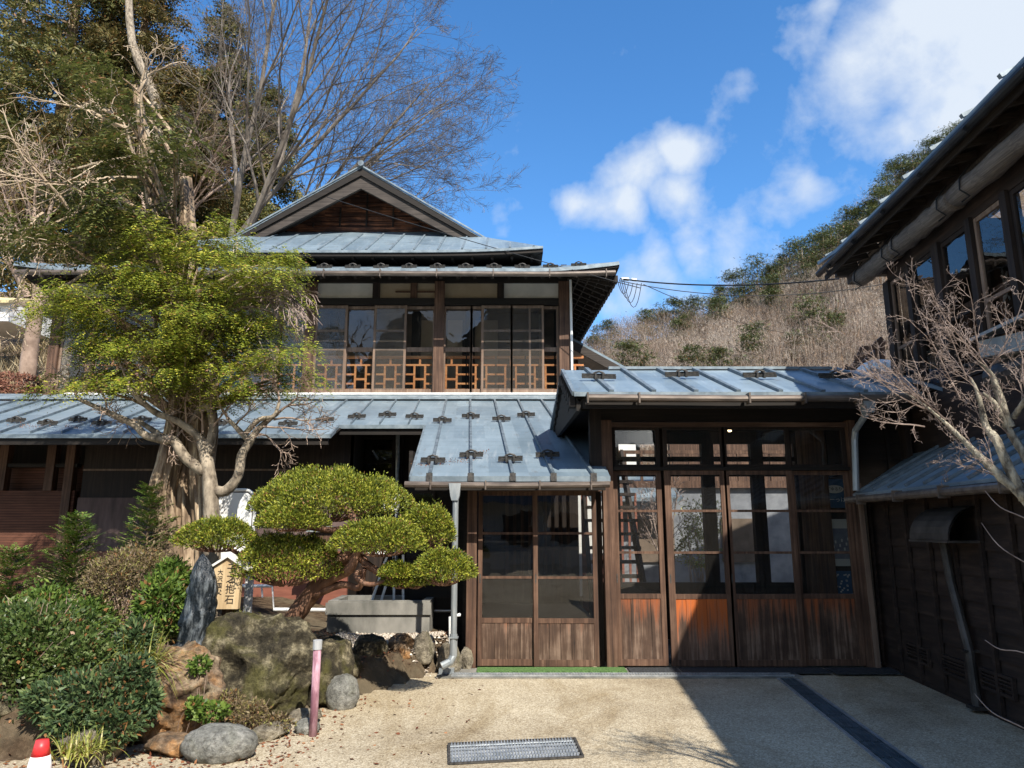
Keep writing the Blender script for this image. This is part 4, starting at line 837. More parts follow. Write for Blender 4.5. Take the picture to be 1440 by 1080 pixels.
# ------------------------------------------------------------------ yard: drains, mats, thresholds
th = MB(); th.box(bx(620), bx(1090)+.1, 8.08, 8.55, .002, .018); th.thing('threshold_slab', M['conc'], 'low concrete strip along the foot of the doors', 'threshold')
dg = MB(); x0, x1 = bx(640), bx(1092); dg.box(x0, x1, 8.10, 8.115, .019, .036); dg.box(x0, x1, 8.205, 8.22, .019, .036)
for k in range(118): x = x0+.012+(x1-x0-.02)*k/118; dg.box(x, x+.010, 8.115, 8.205, .019, .033)
dg.thing('threshold_grating', M['steel'], 'narrow galvanised grating running along in front of the doors', 'drain grating')
m = MB(); m.box(bx(672), bx(876), 8.30, 8.545, .019, .033); m.thing('door_mat', M['green'], 'green artificial turf mat in front of the entrance doors', 'mat')
for a, b, y0, lab in [(880, 948, 8.46, 'shortest black rubber mat, directly right of the green mat'), (952, 1150, 8.46, 'long black rubber mat in front of the middle porch doors'), (1154, 1246, 8.42, 'black rubber mat at the right end of the porch doors')]:
    m = MB(); m.box(bx(a), bx(b), y0-.22, 8.545, .0195, .030); m.thing('door_mat', M['rubber'], lab, 'mat', 'black mats along the porch doors')
ub = MB(); ub.box(bx(622), bx(642), 8.22, 8.5, .019, .07); ub.thing('pipe_footing', M['zinc'], 'small grey concrete block at the foot of the downpipe', 'block')
# grate in the yard
gr = empty('yard_grating', tuple(atz(722, 1060)), 'toothed rectangular steel grating set in the yard', 'drain grating')
c4 = [atz(631, 1048), atz(808, 1040), atz(820, 1066), atz(632, 1076)]
def bil(u, v_): return c4[0]*(1-u)*(1-v_) + c4[1]*u*(1-v_) + c4[2]*u*v_ + c4[3]*(1-u)*v_
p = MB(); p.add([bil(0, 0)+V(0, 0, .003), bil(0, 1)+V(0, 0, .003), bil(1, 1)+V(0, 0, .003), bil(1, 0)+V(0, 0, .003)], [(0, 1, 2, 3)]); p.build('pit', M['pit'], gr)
p = MB(); zf = V(0, 0, .010)
for a, b in ((0, 1), (1, 2), (2, 3), (3, 0)): p.beam(c4[a]+zf, c4[b]+zf, .018, .012)
p.build('rim', M['guard'], gr)
p = MB()
for k in range(1, 6): p.beam(bil(.01, k/6)+V(0, 0, .012), bil(.985, k/6)+V(0, 0, .012), .006, .014)
for k in range(40):
    u = .012+.965*k/40; p.beam(bil(u, .03)+V(0, 0, .006), bil(u, .97)+V(0, 0, .006), .004, .010)
    for j in range(5):
        a = bil(u+.001, (j+.98)/5)+V(0, 0, .012); b = bil(u+.020, (j+.98)/5)+V(0, 0, .012); c_ = bil(u+.011, (j+.12)/5)+V(0, 0, .030); p.add([a, b, c_, a+V(.004, .004, -.004)], [(0, 1, 2), (0, 2, 3)])
p.build('grille', M['steel'], gr)
# channel drain running toward the viewer
dr = empty('channel_drain', tuple(atz(1160, 1010)), 'long blue grey steel channel drain running from the doors along the yard', 'drain')
A0, A1 = atz(1088, 951), atz(1112, 951); B0, B1 = atz(1247, 1079), atz(1293, 1079); A0.y = A1.y = 8.07
d0 = (B0-A0); d1 = (B1-A1); e0_, e1_ = A0+d0*1.9, A1+d1*1.9
for i in range(14):
    t0, t1 = i*.118+.002, (i+1)*.118-.002
    p = MB(); a, b, c_, d = A0.lerp(e0_, t0*.6), A1.lerp(e1_, t0*.6), A1.lerp(e1_, t1*.6), A0.lerp(e0_, t1*.6); ww = (b-a).normalized()*.025
    p.plate([a+ww+V(0, 0, .012), b-ww+V(0, 0, .012), c_-ww+V(0, 0, .012), d+ww+V(0, 0, .012)], (0, 0, -.008))
    for s_ in (.25, .5, .75): p.beam(a.lerp(b, s_)+V(0, 0, .014), d.lerp(c_, s_)+V(0, 0, .014), .008, .005)
    p.build('cover', M['drain'], dr)
p = MB(); p.beam(A0+V(0, 0, .006), e0_+V(0, 0, .006), .03, .010); p.beam(A1+V(0, 0, .006), e1_+V(0, 0, .006), .03, .010); p.build('frame', M['steel'], dr)

# ------------------------------------------------------------------ things in the garden
def rock(name, c, r, label, m, seed, cat='rock', amp=.22, fr=1.6, sub=5, group=None, flat=0, rot=0, ridge=0):
    me = bpy.data.meshes.new(name); import bmesh
    bm = bmesh.new(); bmesh.ops.create_icosphere(bm, subdivisions=sub, radius=1.0); off = Vector((seed*7.3, seed*3.1, seed*1.7)); cr, sr_ = math.cos(rot), math.sin(rot)
    rg = random.Random(seed); pl = []
    if m is not M['pebble']:
        for _ in range(22 if sub > 4 else 10): q = Vector((rg.gauss(0, 1), rg.gauss(0, 1), rg.gauss(.1, 1))).normalized(); pl.append((q, rg.uniform(.62, .93)))
    for v in bm.verts:
        for q, dd_ in pl:
            e_ = v.co.dot(q)-dd_*(1+.05*noise.noise(v.co*3+off))
            if e_ > 0: v.co -= q*e_*.92
    for v in bm.verts:
        p = v.co.copy(); n = noise.fractal(p*fr+off, .9, 2.1, 5)
        k = 1+amp*.42*n + .055*noise.fractal(p*5+off, .75, 2.2, 5) + (ridge*(.5-abs(noise.noise(p*fr*1.3+off*2)))-ridge*.25 if ridge else 0)
        cube = max(abs(p.x), abs(p.y), abs(p.z)); k *= .75+.25/cube**.8 if flat else 1
        q = Vector((p.x*k*r[0], p.y*k*r[1], p.z*k*r[2])); v.co = Vector((q.x*cr-q.y*sr_, q.x*sr_+q.y*cr, q.z))
        if v.co.z < -r[2]*.75: v.co.z = -r[2]*.75
    bm.to_mesh(me); bm.free(); me.materials.append(m); me.shade_smooth()
    for v in me.vertices: v.co.z += r[2]*.72
    o = bpy.data.objects.new(name, me); COL.objects.link(o); o.location = (c[0], c[1], c[2]); ORG[o.name] = o.location.copy(); return tag(o, label, cat, group)
rock('boulder', (-2.25, 6.75, -.03), (.60, .55, .56), 'big dark grey green boulder in front of the clipped pine', M['rockb'], 3, 'boulder', .30, 1.3, 6, flat=1, ridge=.35)
rock('boulder', (-1.74, 7.1, -.02), (.30, .5, .40), 'mossy boulder leaning on the right of the biggest boulder', M['rockb'], 9, 'boulder', .3, 1.4, 5, ridge=.3)
rock('iron_stained_rock', (-2.78, 6.15, -.04), (.52, .44, .42), 'orange stained cracked rock under the dark standing stone', M['rocko'], 5, 'rock', .36, 1.7, 6, flat=1, ridge=.5)
rock('stone_ledge', (-2.9, 6.55, .18), (.42, .30, .24), 'flat pale ledge stone carrying the dark standing stone', M['rock'], 6, 'rock', .15, 1.5, 5, flat=1)
rock('flat_stone', (-2.42, 5.55, -.01), (.22, .16, .09), 'low orange brown slab at the foot of the orange rock', M['rocko'], 8, 'stone', .2, 1.6, 4)
rock('rock', (-3.05, 5.75, -.03), (.33, .28, .28), 'grey rock on the left under the strappy grass', M['rock'], 12, 'rock', .28, 1.5, 5, ridge=.3)
E_ = [(-2.06, 5.42, .26, .17, .14, 'smooth dark grey river stone at the bottom edge', 'pebble'), (-2.92, 5.35, .24, .18, .19, 'rounded pale boulder at the bottom left below the grass tuft', 'rock'),
      (-1.53, 6.85, .145, .15, .175, 'pale yellow round stone right of the pink post', 'pebble'), (-1.62, 6.05, .10, .08, .07, 'small grey stone at the foot of the pink post', 'pebble'),
      (-1.86, 5.92, .19, .11, .07, 'flat pale slab left of the pink post', 'rock'), (-1.95, 5.70, .09, .07, .06, 'small white speckled stone', 'rock'), (-1.72, 6.35, .14, .12, .08, 'broken pale slab behind the pink post', 'rock'),
      (-2.05, 6.0, .13, .1, .1, 'rough brown stone left of the flat slab', 'rocko'),
      (-.70, 8.45, .15, .16, .19, 'pale mossy edging stone nearest the downpipe', 'rock'), (-.99, 8.40, .12, .15, .20, 'upright yellowish edging stone second from the downpipe', 'rock'), (-1.22, 8.30, .16, .16, .19, 'pinkish edging stone third from the downpipe', 'rocko'),
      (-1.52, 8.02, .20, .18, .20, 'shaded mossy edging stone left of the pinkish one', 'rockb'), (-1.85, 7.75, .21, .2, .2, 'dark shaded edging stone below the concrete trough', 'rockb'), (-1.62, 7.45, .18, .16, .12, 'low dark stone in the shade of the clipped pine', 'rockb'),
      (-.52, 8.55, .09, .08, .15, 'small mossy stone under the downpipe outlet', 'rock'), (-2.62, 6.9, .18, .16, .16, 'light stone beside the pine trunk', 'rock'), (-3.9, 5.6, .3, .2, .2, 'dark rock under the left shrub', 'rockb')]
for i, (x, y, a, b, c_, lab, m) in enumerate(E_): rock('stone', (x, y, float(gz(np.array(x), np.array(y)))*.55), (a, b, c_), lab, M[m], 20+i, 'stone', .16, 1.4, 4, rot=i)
# dark standing stone
s = MB(); rows = []; cx, cy, z0 = at(276, 850, 6.45).x, 6.45, .56; n = 28
H = .80
for j in range(37):
    t = j/36; wd = .128*(1-.10*t)*(1 if t < .66 else max(.0, 1-((t-.66)/.34)**2.1)*.92+.06); wd += .03*(t < .05)
    for k in range(n):
        a = 2*math.pi*k/n; nz = noise.fractal(Vector((math.cos(a)*1.5, math.sin(a)*1.5, t*2.2)), .9, 2, 4); fl = .13*math.sin(a*9+5*noise.noise(Vector((0, a, t*5))))+.16*noise.noise(Vector((math.cos(a)*5, math.sin(a)*5, t*9)))
        r = wd*(1+.22*nz+fl*.9)*(1 if t > .04 else 1.15); rows.append((cx+r*math.cos(a)+.03*math.sin(t*3.1)+.02*t, cy+r*.75*math.sin(a), z0+H*t))
s.add(rows, [(j*n+k, j*n+(k+1) % n, (j+1)*n+(k+1) % n, (j+1)*n+k) for j in range(36) for k in range(n)] + [tuple(range(36*n, 37*n))]); s.thing('standing_stone', M['statue'], 'wet dark furrowed standing stone on the pale ledge, beside the wooden tablet', 'stone', smooth=True)
# wooden tablet
def text(body, size, mat, parent, p, rotz=0, name='lettering', ext=.002):
    cu = bpy.data.curves.new('t', 'FONT'); cu.body = body; cu.size = size; cu.align_x = 'CENTER'; cu.align_y = 'CENTER'; cu.extrude = ext; cu.resolution_u = 2
    o = bpy.data.objects.new('t', cu); COL.objects.link(o); me = bpy.data.meshes.new_from_object(o.evaluated_get(bpy.context.evaluated_depsgraph_get())); bpy.data.objects.remove(o); bpy.data.curves.remove(cu)
    me.transform(Matrix.Rotation(rotz, 4, 'Z') @ Matrix.Rotation(math.pi/2, 4, 'X')); me.materials.clear(); me.materials.append(mat)
    t = bpy.data.objects.new(name, me); COL.objects.link(t); t.parent = parent; t.location = Vector(p)-ORG[parent.name]; return t
ty = 6.72; tb = at(318, 856, ty); sgn = empty('wooden_tablet', (tb.x, ty, .3), 'pale wooden tablet with a little gabled top and brushed ink characters', 'sign')
hw = .115; zt_, zb_ = at(313, 797, ty).z, at(313, 856, ty).z; pz = at(313, 784, ty).z
w = MB(); w.plate([(tb.x-hw, ty-.03, zb_), (tb.x+hw, ty-.03, zb_), (tb.x+hw+.01, ty-.03, zt_), (tb.x, ty-.03, pz), (tb.x-hw-.01, ty-.03, zt_)], (0, .06, 0)); w.build('board', M['sign'], sgn)
w = MB(); w.box(tb.x-.05, tb.x+.05, ty+.03, ty+.09, .2, zt_); w.build('stake', M['post'], sgn)
for sg in (-1, 1):
    w = MB(); w.plate([(tb.x, ty-.06, pz+.005), (tb.x+sg*.19, ty-.06, zt_-.035), (tb.x+sg*.19, ty-.06, zt_-.012), (tb.x, ty-.06, pz+.03)], (0, .14, 0)); w.build('top_board', M['plaster'], sgn)
for i, c_ in enumerate('子之抱石'): text(c_, .088, M['ink'], sgn, (tb.x+.035, ty-.032, zt_-.015-.092*i))
for i, c_ in enumerate('大沢国父'): text(c_, .052, M['ink'], sgn, (tb.x-.065, ty-.032, zt_-.05-.058*i))
# white metal sign seen from the back
wy = 7.95; wb = empty('blank_white_sign', (at(330, 850, wy).x, wy, .3), 'white round cornered metal sign on a white leg behind the clipped pine', 'sign')
xa, xb = at(285, 700, wy).x, at(359, 700, wy).x; za, zc = at(0, 800, wy).z, at(0, 689, wy).z; r_ = .12
def rrect(x0, x1, z0, z1, r, y): 
    o = []
    for cx_, cz_, a0 in ((x1-r, z0+r, -90), (x1-r, z1-r, 0), (x0+r, z1-r, 90), (x0+r, z0+r, 180)):
        for k in range(7): a = R(a0+15*k); o.append((cx_+r*math.cos(a), y, cz_+r*math.sin(a)))
    return o
w = MB(); w.plate(rrect(xa+.03, xb-.03, za+.03, zc-.03, r_-.03, wy), (0, .02, 0)); w.build('panel', M['white'], wb)
w = MB(); pr_ = rrect(xa, xb, za, zc, r_, wy+.005); w.tube(pr_+[pr_[0]], .018, 8); w.build('frame', M['white'], wb)
w = MB(); x = at(350, 830, wy).x; w.box(x-.04, x+.04, wy-.02, wy+.02, .2, za); w.build('leg', M['white'], wb)
w = MB(); w.tube([at(300, 824, 9.6), at(383, 824, 9.6), at(385, 857, 9.6), at(640, 859, 9.6)], .022, 8); w.tube([at(368, 824, 9.6), at(369, 840, 9.6)], .012, 6); w.thing('wall_pipe', M['white'], 'white water pipe stepping down and running along behind the clipped pine', 'pipe')
w = MB(); w.tube([(at(634, 940, 8.42).x, 8.42, .02), at(633, 868, 8.42), at(637, 866, 8.42)+V(.07, .1, 0)], .019, 8); w.thing('standpipe', M['white'], 'short white standpipe beside the zinc downpipe', 'pipe')
# concrete trough with the stand on it
tr = empty('concrete_trough', (-1.65, 9.3, .2), 'old concrete trough half in shade behind the clipped pine', 'trough')
cx0, cx1 = at(460, 870, 9.1).x, at(604, 870, 9.1).x; zt_, zb_ = at(0, 845, 9.1).z, .25
w = MB(); w.box(cx0, cx1, 9.1, 9.2, zb_, zt_); w.box(cx0, cx1, 9.75, 9.85, zb_, zt_); w.box(cx0, cx0+.1, 9.2, 9.75, zb_, zt_); w.box(cx1-.1, cx1, 9.2, 9.75, zb_, zt_); w.box(cx0+.1, cx1-.1, 9.2, 9.75, zb_, zb_+.08); w.build('basin', M['conc'], tr)
w = MB(); w.box(cx0-.02, cx1+.02, 9.07, 9.098, zt_-.16, zt_-.02); w.build('rim', M['conc'], tr)
w = MB(); w.box(at(300, 0, 8.3).x, at(386, 0, 8.3).x, 8.1, 8.5, .15, at(0, 851, 8.3).z); w.thing('dark_stone_block', M['rockb'], 'dark flat topped block between the wooden tablet and the pine trunk', 'block')
sd = empty('folding_stand', (-1.6, 9.3, .5), 'white metal stand with thin splayed legs behind the concrete trough', 'stand')
for a, b, c_, d in ((523, 845, 545, 780), (536, 845, 556, 780), (554, 845, 554, 780), (567, 845, 567, 780)):
    w = MB(); w.beam(at(a, b, 9.5), at(c_, d, 9.5), .03, .03); w.build('leg', M['white'], sd)
w = MB(); w.box(at(520, 0, 9.45).x, at(570, 0, 9.45).x, 9.4, 9.7, at(0, 780, 9.5).z, at(0, 776, 9.5).z); w.build('top', M['white'], sd)
w = MB(); q_ = at(452, 744, 10.8); w.box(q_.x-.2, q_.x+.25, 10.7, 11.0, q_.z-.04, q_.z+.04); w.build('shelf_top', M['zinc'], empty('wall_lamp_shelf', (q_.x, 10.9, q_.z-.4), 'small grey topped box on the wall seen between the pine pads', 'box'))
w = MB(); w.box(q_.x-.15, q_.x+.2, 10.75, 11.0, q_.z-.3, q_.z-.045); w.build('shelf_box', M['post'], bpy.data.objects['wall_lamp_shelf'])
w = MB(); q_ = at(551, 705, 10.9); w.box(q_.x-.12, q_.x+.1, 10.9, 11.1, q_.z-.13, q_.z+.12); w.thing('white_box', M['white'], 'small white box glimpsed behind the top pad of the clipped pine', 'box')
# pink post and cone
pb = atz(440, 1035); pp_ = empty('pink_post', (pb.x, pb.y, 0), 'faded pink post with a grey cap in front of the boulder', 'post')
w = MB(); tp = at(440, 913, pb.y).z; w.tube([(pb.x, pb.y, -.02), (pb.x, pb.y, tp)], .031, 14); w.build('pole', M['pink'], pp_, True)
w = MB(); w.tube([(pb.x, pb.y, tp), (pb.x, pb.y, tp+.07)], .036, 14); w.build('cap', M['grey'], pp_)
cy_ = 4.75; cb = at(55, 1080, cy_); cn = empty('traffic_cone', (cb.x, cy_, 0), 'traffic cone with a red tip and white band at the bottom left corner', 'traffic cone')
def cone(z0, z1, r0, r1, nm, m): w = MB(); w.tube([(cb.x, cy_, z0), (cb.x, cy_, z1)], [r0, r1], 24); return w.build(nm, m, cn, True)
zt_ = at(55, 1040, cy_).z; zr = at(55, 1062, cy_).z; rr = lambda z: .035+(zt_-z)*.20
cone(zr, zt_, rr(zr), rr(zt_), 'red_tip', M['red']); cone(zr-.14, zr, rr(zr-.14), rr(zr), 'white_band', M['white']); cone(.03, zr-.14, rr(.03), rr(zr-.14), 'red_skirt', M['red'])
w = MB(); w.box(cb.x-.17, cb.x+.17, cy_-.17, cy_+.17, .002, .03); w.build('foot', M['red'], cn)
# notices inside the porch
ny = 9.84
def poster(nm, a, b, c_, d, base, lab):
    o = empty(nm, ((at(a, c_, ny).x+at(b, c_, ny).x)/2, ny, at(0, d, ny).z), lab, 'poster'); w = MB(); w.box(at(a, (c_+d)/2, ny).x, at(b, (c_+d)/2, ny).x, ny, ny+.01, at(0, d, ny).z, at(0, c_, ny).z); w.build('sheet', base, o); return o
blue = plain('poster_blue', (.03, .08, .16), (.05, .12, .22), 4, bump=0); slate = plain('poster_slate', (.12, .13, .17), (.22, .23, .27), 6, bump=0)
p1 = poster('blue_notice', 1157, 1192, 674, 714, blue, 'blue notice with a white oval, uppermost of the three behind the right porch door')
w = MB(); cx_, cz_ = at(1173, 688, ny).x, at(0, 688, ny).z; w.plate([(cx_+.125*math.cos(a), ny-.006, cz_+.055*math.sin(a)) for a in [2*math.pi*k/24 for k in range(24)]], (0, .005, 0)); w.build('oval', M['plaster'], p1)
text('ごゆるり', .055, M['ink'], p1, (cx_, ny-.008, cz_)); text('えーっけ', .075, M['white'], p1, (at(1174, 703, ny).x, ny-.004, at(0, 703, ny).z))
p2 = poster('landscape_poster', 1163, 1196, 730, 796, M['plaster'], 'white framed poster with a dark picture, middle of the three behind the right porch door')
w = MB(); w.box(at(1167, 760, ny).x, at(1195, 760, ny).x, ny-.004, ny-.001, at(0, 786, ny).z, at(0, 743, ny).z); w.build('picture', slate, p2)
w = MB()
for k in range(9): x = at(1168+3*k, 765, ny).x; w.box(x, x+.02, ny-.007, ny-.0045, at(0, 778-(k*7) % 19, ny).z, at(0, 774-(k*7) % 19, ny).z)
w.build('picture_detail', M['plaster'], p2)
p3 = poster('patterned_notice', 1167, 1198, 803, 836, blue, 'dark blue notice with white speckled lettering, lowest of the three behind the right porch door')
w = MB()
for k in range(30): x = at(1169+rnd.uniform(0, 26), 820, ny).x; z_ = at(0, 805+rnd.uniform(0, 28)*rnd.random(), ny).z; w.box(x, x+.022, ny-.005, ny-.002, z_-.02, z_)
w.build('marks', M['plaster'], p3)
lb = MB(); q_ = at(1026, 604, 9.6); lb.tube([q_+V(0, 0, .05), q_+V(0, 0, .0), q_+V(0, 0, -.03)], [.012, .03, .02], 10)
em = NB('lit_bulb'); ee = em.n('ShaderNodeEmission'); ee.inputs[0].default_value = (1, .75, .4, 1); ee.inputs[1].default_value = 4; em.l(ee.outputs[0], em.out.inputs[0]); lb.thing('ceiling_bulb', em.m, 'tiny lit bulb under the porch ceiling', 'lamp')
# wires
def wire(lab, a, b, sag, r=.009, m='black', nm='power_line'):
    w = MB(); n = 16; w.tube([a.lerp(b, i/n)-V(0, 0, 4*sag*(i/n)*(1-i/n)) for i in range(n+1)], r, 5); return w.thing(nm, M[m], lab, 'cable')
wire('uppermost cable from the inn eave corner to the annex eave', at(872, 392, 13), at(1180, 392, 10.6), .12, .014)
wire('thin cable just under the uppermost one, from the inn eave corner', at(872, 395, 13), at(1240, 400, 12), .25, .008)
wire('lowest thin cable slanting down from the inn eave corner', at(905, 400, 12.9), at(1150, 470, 26), .3, .007)
wire('slack cable across the front gable', at(460, 277, 14.6), at(900, 405, 12.6), .05, .008)
w = MB()
for k in range(4):
    a = at(868+3*k, 393, 12.95); b = at(884+6*k, 398, 12.95); w.tube([a.lerp(b, i/8)-V(0, 0, (.25+.09*k)*4*(i/8)*(1-i/8)) for i in range(9)], .007, 5)
w.thing('cable_loops', M['black'], 'loops of slack cable hanging at the inn eave corner', 'cable')
w = MB(); w.tube([at(874, 392, 12.97), at(884, 393, 12.97)], [.03, .035], 8); w.tube([at(888, 393, 12.97), at(895, 394, 12.97)], .03, 8); w.thing('insulator', M['white'], 'small white insulators on the cable at the inn eave corner', 'insulator')

# ------------------------------------------------------------------ trees and plants
def grow(mb, p, d, L, r, lev, rg, P):
    """one branch and its children; P: dict of per-tree habits"""
    n = P['seg'][min(lev, len(P['seg'])-1)]; pts = [p.copy()]; ds = [d.copy()]; q = p.copy(); d = d.normalized()
    for i in range(n):
        d = (d + Vector((rg.gauss(0, 1), rg.gauss(0, 1), rg.gauss(0, 1)))*P['wob'][min(lev, len(P['wob'])-1)] + Vector(P.get('pull', (0, 0, 0)))*P.get('pk', .05) + Vector((0, 0, P['up'][min(lev, len(P['up'])-1)]))).normalized()
        q = q + d*(L/n); pts.append(q.copy()); ds.append(d.copy())
    re = max(P['minr'], r*P.get('tap', .35)); rad = [r+(re-r)*i/n for i in range(n+1)]
    mb.tube(pts, rad, P['sides'][min(lev, len(P['sides'])-1)], False)
    if lev >= P['lev']: return
    k = P['kids'][min(lev, len(P['kids'])-1)]; t0 = P.get('t0', .25)
    for j in range(k):
        t = t0 + (1-t0)*((j+rg.random()*.8)/k); i = min(int(t*n), n-1); f = t*n-i; a = pts[i].lerp(pts[i+1], f); dd = ds[i+1]
        ax = dd.orthogonal().normalized(); ax.rotate(Matrix.Rotation(rg.uniform(0, 6.28), 3, dd)); nd = dd.copy(); nd.rotate(Matrix.Rotation(P['spr'][min(lev, len(P['spr'])-1)]*rg.uniform(.7, 1.25), 3, ax))
        grow(mb, a, nd, L*P['shr']*rg.uniform(.65, 1.15)*(1.15-.55*t), max(P['minr'], rad[i]*P.get('rk', .6)), lev+1, rg, P)
def curve(mb, pts, rad, n=8, wob=.05, sub=4):
    P_ = [Vector(p) for p in pts]; out = []; ro = []
    for i in range(len(P_)-1):
        p0, p1, p2, p3 = P_[max(i-1, 0)], P_[i], P_[i+1], P_[min(i+2, len(P_)-1)]
        for k in range(sub):
            t = k/sub; out.append(.5*((2*p1)+(p2-p0)*t+(2*p0-5*p1+4*p2-p3)*t*t+(3*p1-p0-3*p2+p3)*t**3)); ro.append(rad[i]+(rad[i+1]-rad[i])*t)
    out.append(P_[-1]); ro.append(rad[-1]); mb.tube(out, ro, n, True, wob); return out

# --- the old cypress with the shredded trunk
cy = empty('cypress_tree', (-3.65, 8.0, .35), 'big old cypress with a shredded multi stemmed trunk and yellow green crown before the inn', 'tree')
def furrow(mb, pts, rads, seed, n=48, sub=14, depth=.27):
    tmp = MB(); c = curve(tmp, pts, rads, 3, 0, sub); m_ = len(c); rr_ = np.interp(np.linspace(0, 1, m_), np.linspace(0, 1, len(rads)), rads); ref = None; vs = []
    for i, p in enumerate(c):
        d = (c[min(i+1, m_-1)]-c[max(i-1, 0)]).normalized(); ref = ref or d.orthogonal().normalized(); x = (ref-d*ref.dot(d)).normalized(); ref = x; y = d.cross(x)
        for k in range(n):
            a = 2*math.pi*k/n; f1 = noise.noise(Vector((math.cos(a)*4+seed, math.sin(a)*4, p.z*.9))); f2 = noise.noise(Vector((math.cos(a)*11+seed, math.sin(a)*11, p.z*2.2)))
            vs.append(p+(x*math.cos(a)+y*math.sin(a))*rr_[i]*(1+depth*2*f1+depth*f2))
    mb.add(vs, [(i*n+k, i*n+(k+1) % n, (i+1)*n+(k+1) % n, (i+1)*n+k) for i in range(m_-1) for k in range(n)] + [tuple(range((m_-1)*n, m_*n))])
w = MB()
furrow(w, [at(268, 900, 8), at(266, 800, 8), at(262, 700, 8), at(268, 610, 8), at(262, 540, 8.05), at(255, 440, 8.1), at(225, 330, 8.15), at(205, 200, 8.2), at(190, 120, 8.2)], [.24, .22, .20, .19, .16, .12, .09, .06, .03], 1)
furrow(w, [at(245, 890, 7.8), at(240, 780, 7.8), at(228, 700, 7.75), at(240, 640, 7.75), at(250, 560, 7.9), at(240, 470, 8), at(232, 420, 8)], [.13, .11, .12, .11, .09, .07, .05], 5)
furrow(w, [at(292, 890, 7.85), at(290, 780, 7.85), at(284, 680, 7.85), at(287, 600, 7.9), at(280, 520, 8), at(268, 420, 8.1), at(262, 250, 8.1)], [.12, .11, .12, .12, .10, .085, .055], 9)
w.build('trunk', M['bark'], cy, True)
w = MB(); furrow(w, [at(264, 340, 8), at(262, 290, 8), at(259, 250, 8)], [.085, .07, .045], 12, 20, 6, .3); furrow(w, [at(236, 340, 8), at(222, 300, 8), at(212, 280, 8)], [.11, .075, .03], 14, 20, 6, .3); w.build('broken_snag', M['bark'], cy, True)
cb_ = [(150, 425, 85, 45, 1), (235, 390, 95, 60, 1), (325, 395, 70, 50, 1), (355, 455, 60, 45, 1), (250, 455, 115, 65, 1), (105, 440, 50, 22, 1), (395, 515, 42, 30, 1), (145, 500, 60, 40, 1), (300, 530, 75, 38, 1), (200, 365, 80, 35, 1), (290, 350, 60, 26, 1), (365, 400, 34, 18, 1), (210, 520, 80, 40, 1), (340, 500, 70, 40, 1), (130, 540, 32, 14, 1), (400, 370, 26, 12, 1), (380, 560, 40, 18, 1),
       (120, 270, 60, 50, 0), (180, 200, 60, 60, 0), (225, 290, 60, 55, 0), (110, 330, 60, 40, 0), (245, 215, 35, 40, 0), (150, 140, 45, 40, 0), (60, 330, 45, 30, 0), (180, 320, 60, 40, 0)]
Cs, Ds, C2, D2 = [], [], [], []; br = MB()
for bx_, by_, rx, ry, kind in cb_:
    for kk in range(max(3, int(rx*ry/(250 if kind else 620)))):
        a_ = rnd.uniform(0, 6.28); q = math.sqrt(rnd.random()); yy = 7.9 + rnd.uniform(-1, 1)*1.0*math.sqrt(max(0, 1-q*q*.7))
        c = at(250+(bx_-250)*.92+rx*q*math.cos(a_)*.72, by_+ry*q*math.sin(a_)*.95, yy)
        tz = max(2.7, c.z-.5-rnd.random()*.5); tx = -3.68+ (c.z-2.7)*-.12
        base = Vector((tx, 8.05, tz)); outd = (c-base); outd.z *= .2; ou = unit(np.array(outd)[None])[0]; sd = np.array([-ou[1], ou[0], 0])
        if kk % 2 == 0: curve(br, [base, base.lerp(c, .55)+V(0, 0, .08), c], [.032, .018, .006], 5, 0, 3)
        n = int(rnd.uniform(55, 140)) if kind else 60; L_ = rnd.uniform(.2, .58); u = rs.uniform(-.6, 1, n); v_ = rs.normal(0, .34, n)*(1.1-np.abs(u)*.6)
        P = np.array(c) + ou*(u*L_)[:, None] + sd*(v_*L_)[:, None]; tl = rnd.uniform(-.15, .35); P[:, 2] += rs.normal(0, .05, n) + tl*u*L_ - .20*L_*np.maximum(u, 0)**2 - .25*L_*v_**2 + .03
        dd = ou*rs.uniform(.6, 1.1, (n, 1)) + sd*(v_*1.6)[:, None] + rs.normal(0, .18, (n, 3)); dd[:, 2] = -.12-.35*np.maximum(u, 0)+rs.normal(0, .12, n)
        (Cs if kind else C2).append(P); (Ds if kind else D2).append(dd)
br.build('branches', M['bark'], cy)
P = np.concatenate(Cs); npmesh('foliage', sprays(P, np.concatenate(Ds), np.array([.12, -.25, 1.])+rs.normal(0, .16, P.shape), rs.uniform(.10, .20, len(P)), 6, .040, .017, .6), 4, M['cyp'], cy)
P = np.concatenate(C2); npmesh('dull_foliage', sprays(P, np.concatenate(D2), np.array([0, 0, 1.])+rs.normal(0, .25, P.shape), rs.uniform(.14, .28, len(P)), 6, .07, .028, .7), 4, M['cypd'], cy)
def twigmass(name, starts, P_, seed, m, parent):
    b = MB(); rg = random.Random(seed)
    for p, d, L, r in starts: grow(b, Vector(p), Vector(d).normalized(), L, r, 0, rg, P_)
    return b.build(name, m, parent)
TW = dict(seg=(7, 5, 4), wob=(.20, .26, .3), up=(-.04, -.06, -.04), kids=(7, 4, 0), spr=(.7, .8), shr=.5, minr=.0035, sides=(5, 3, 3), lev=2, tap=.2, t0=.15, rk=.5)
stt = []
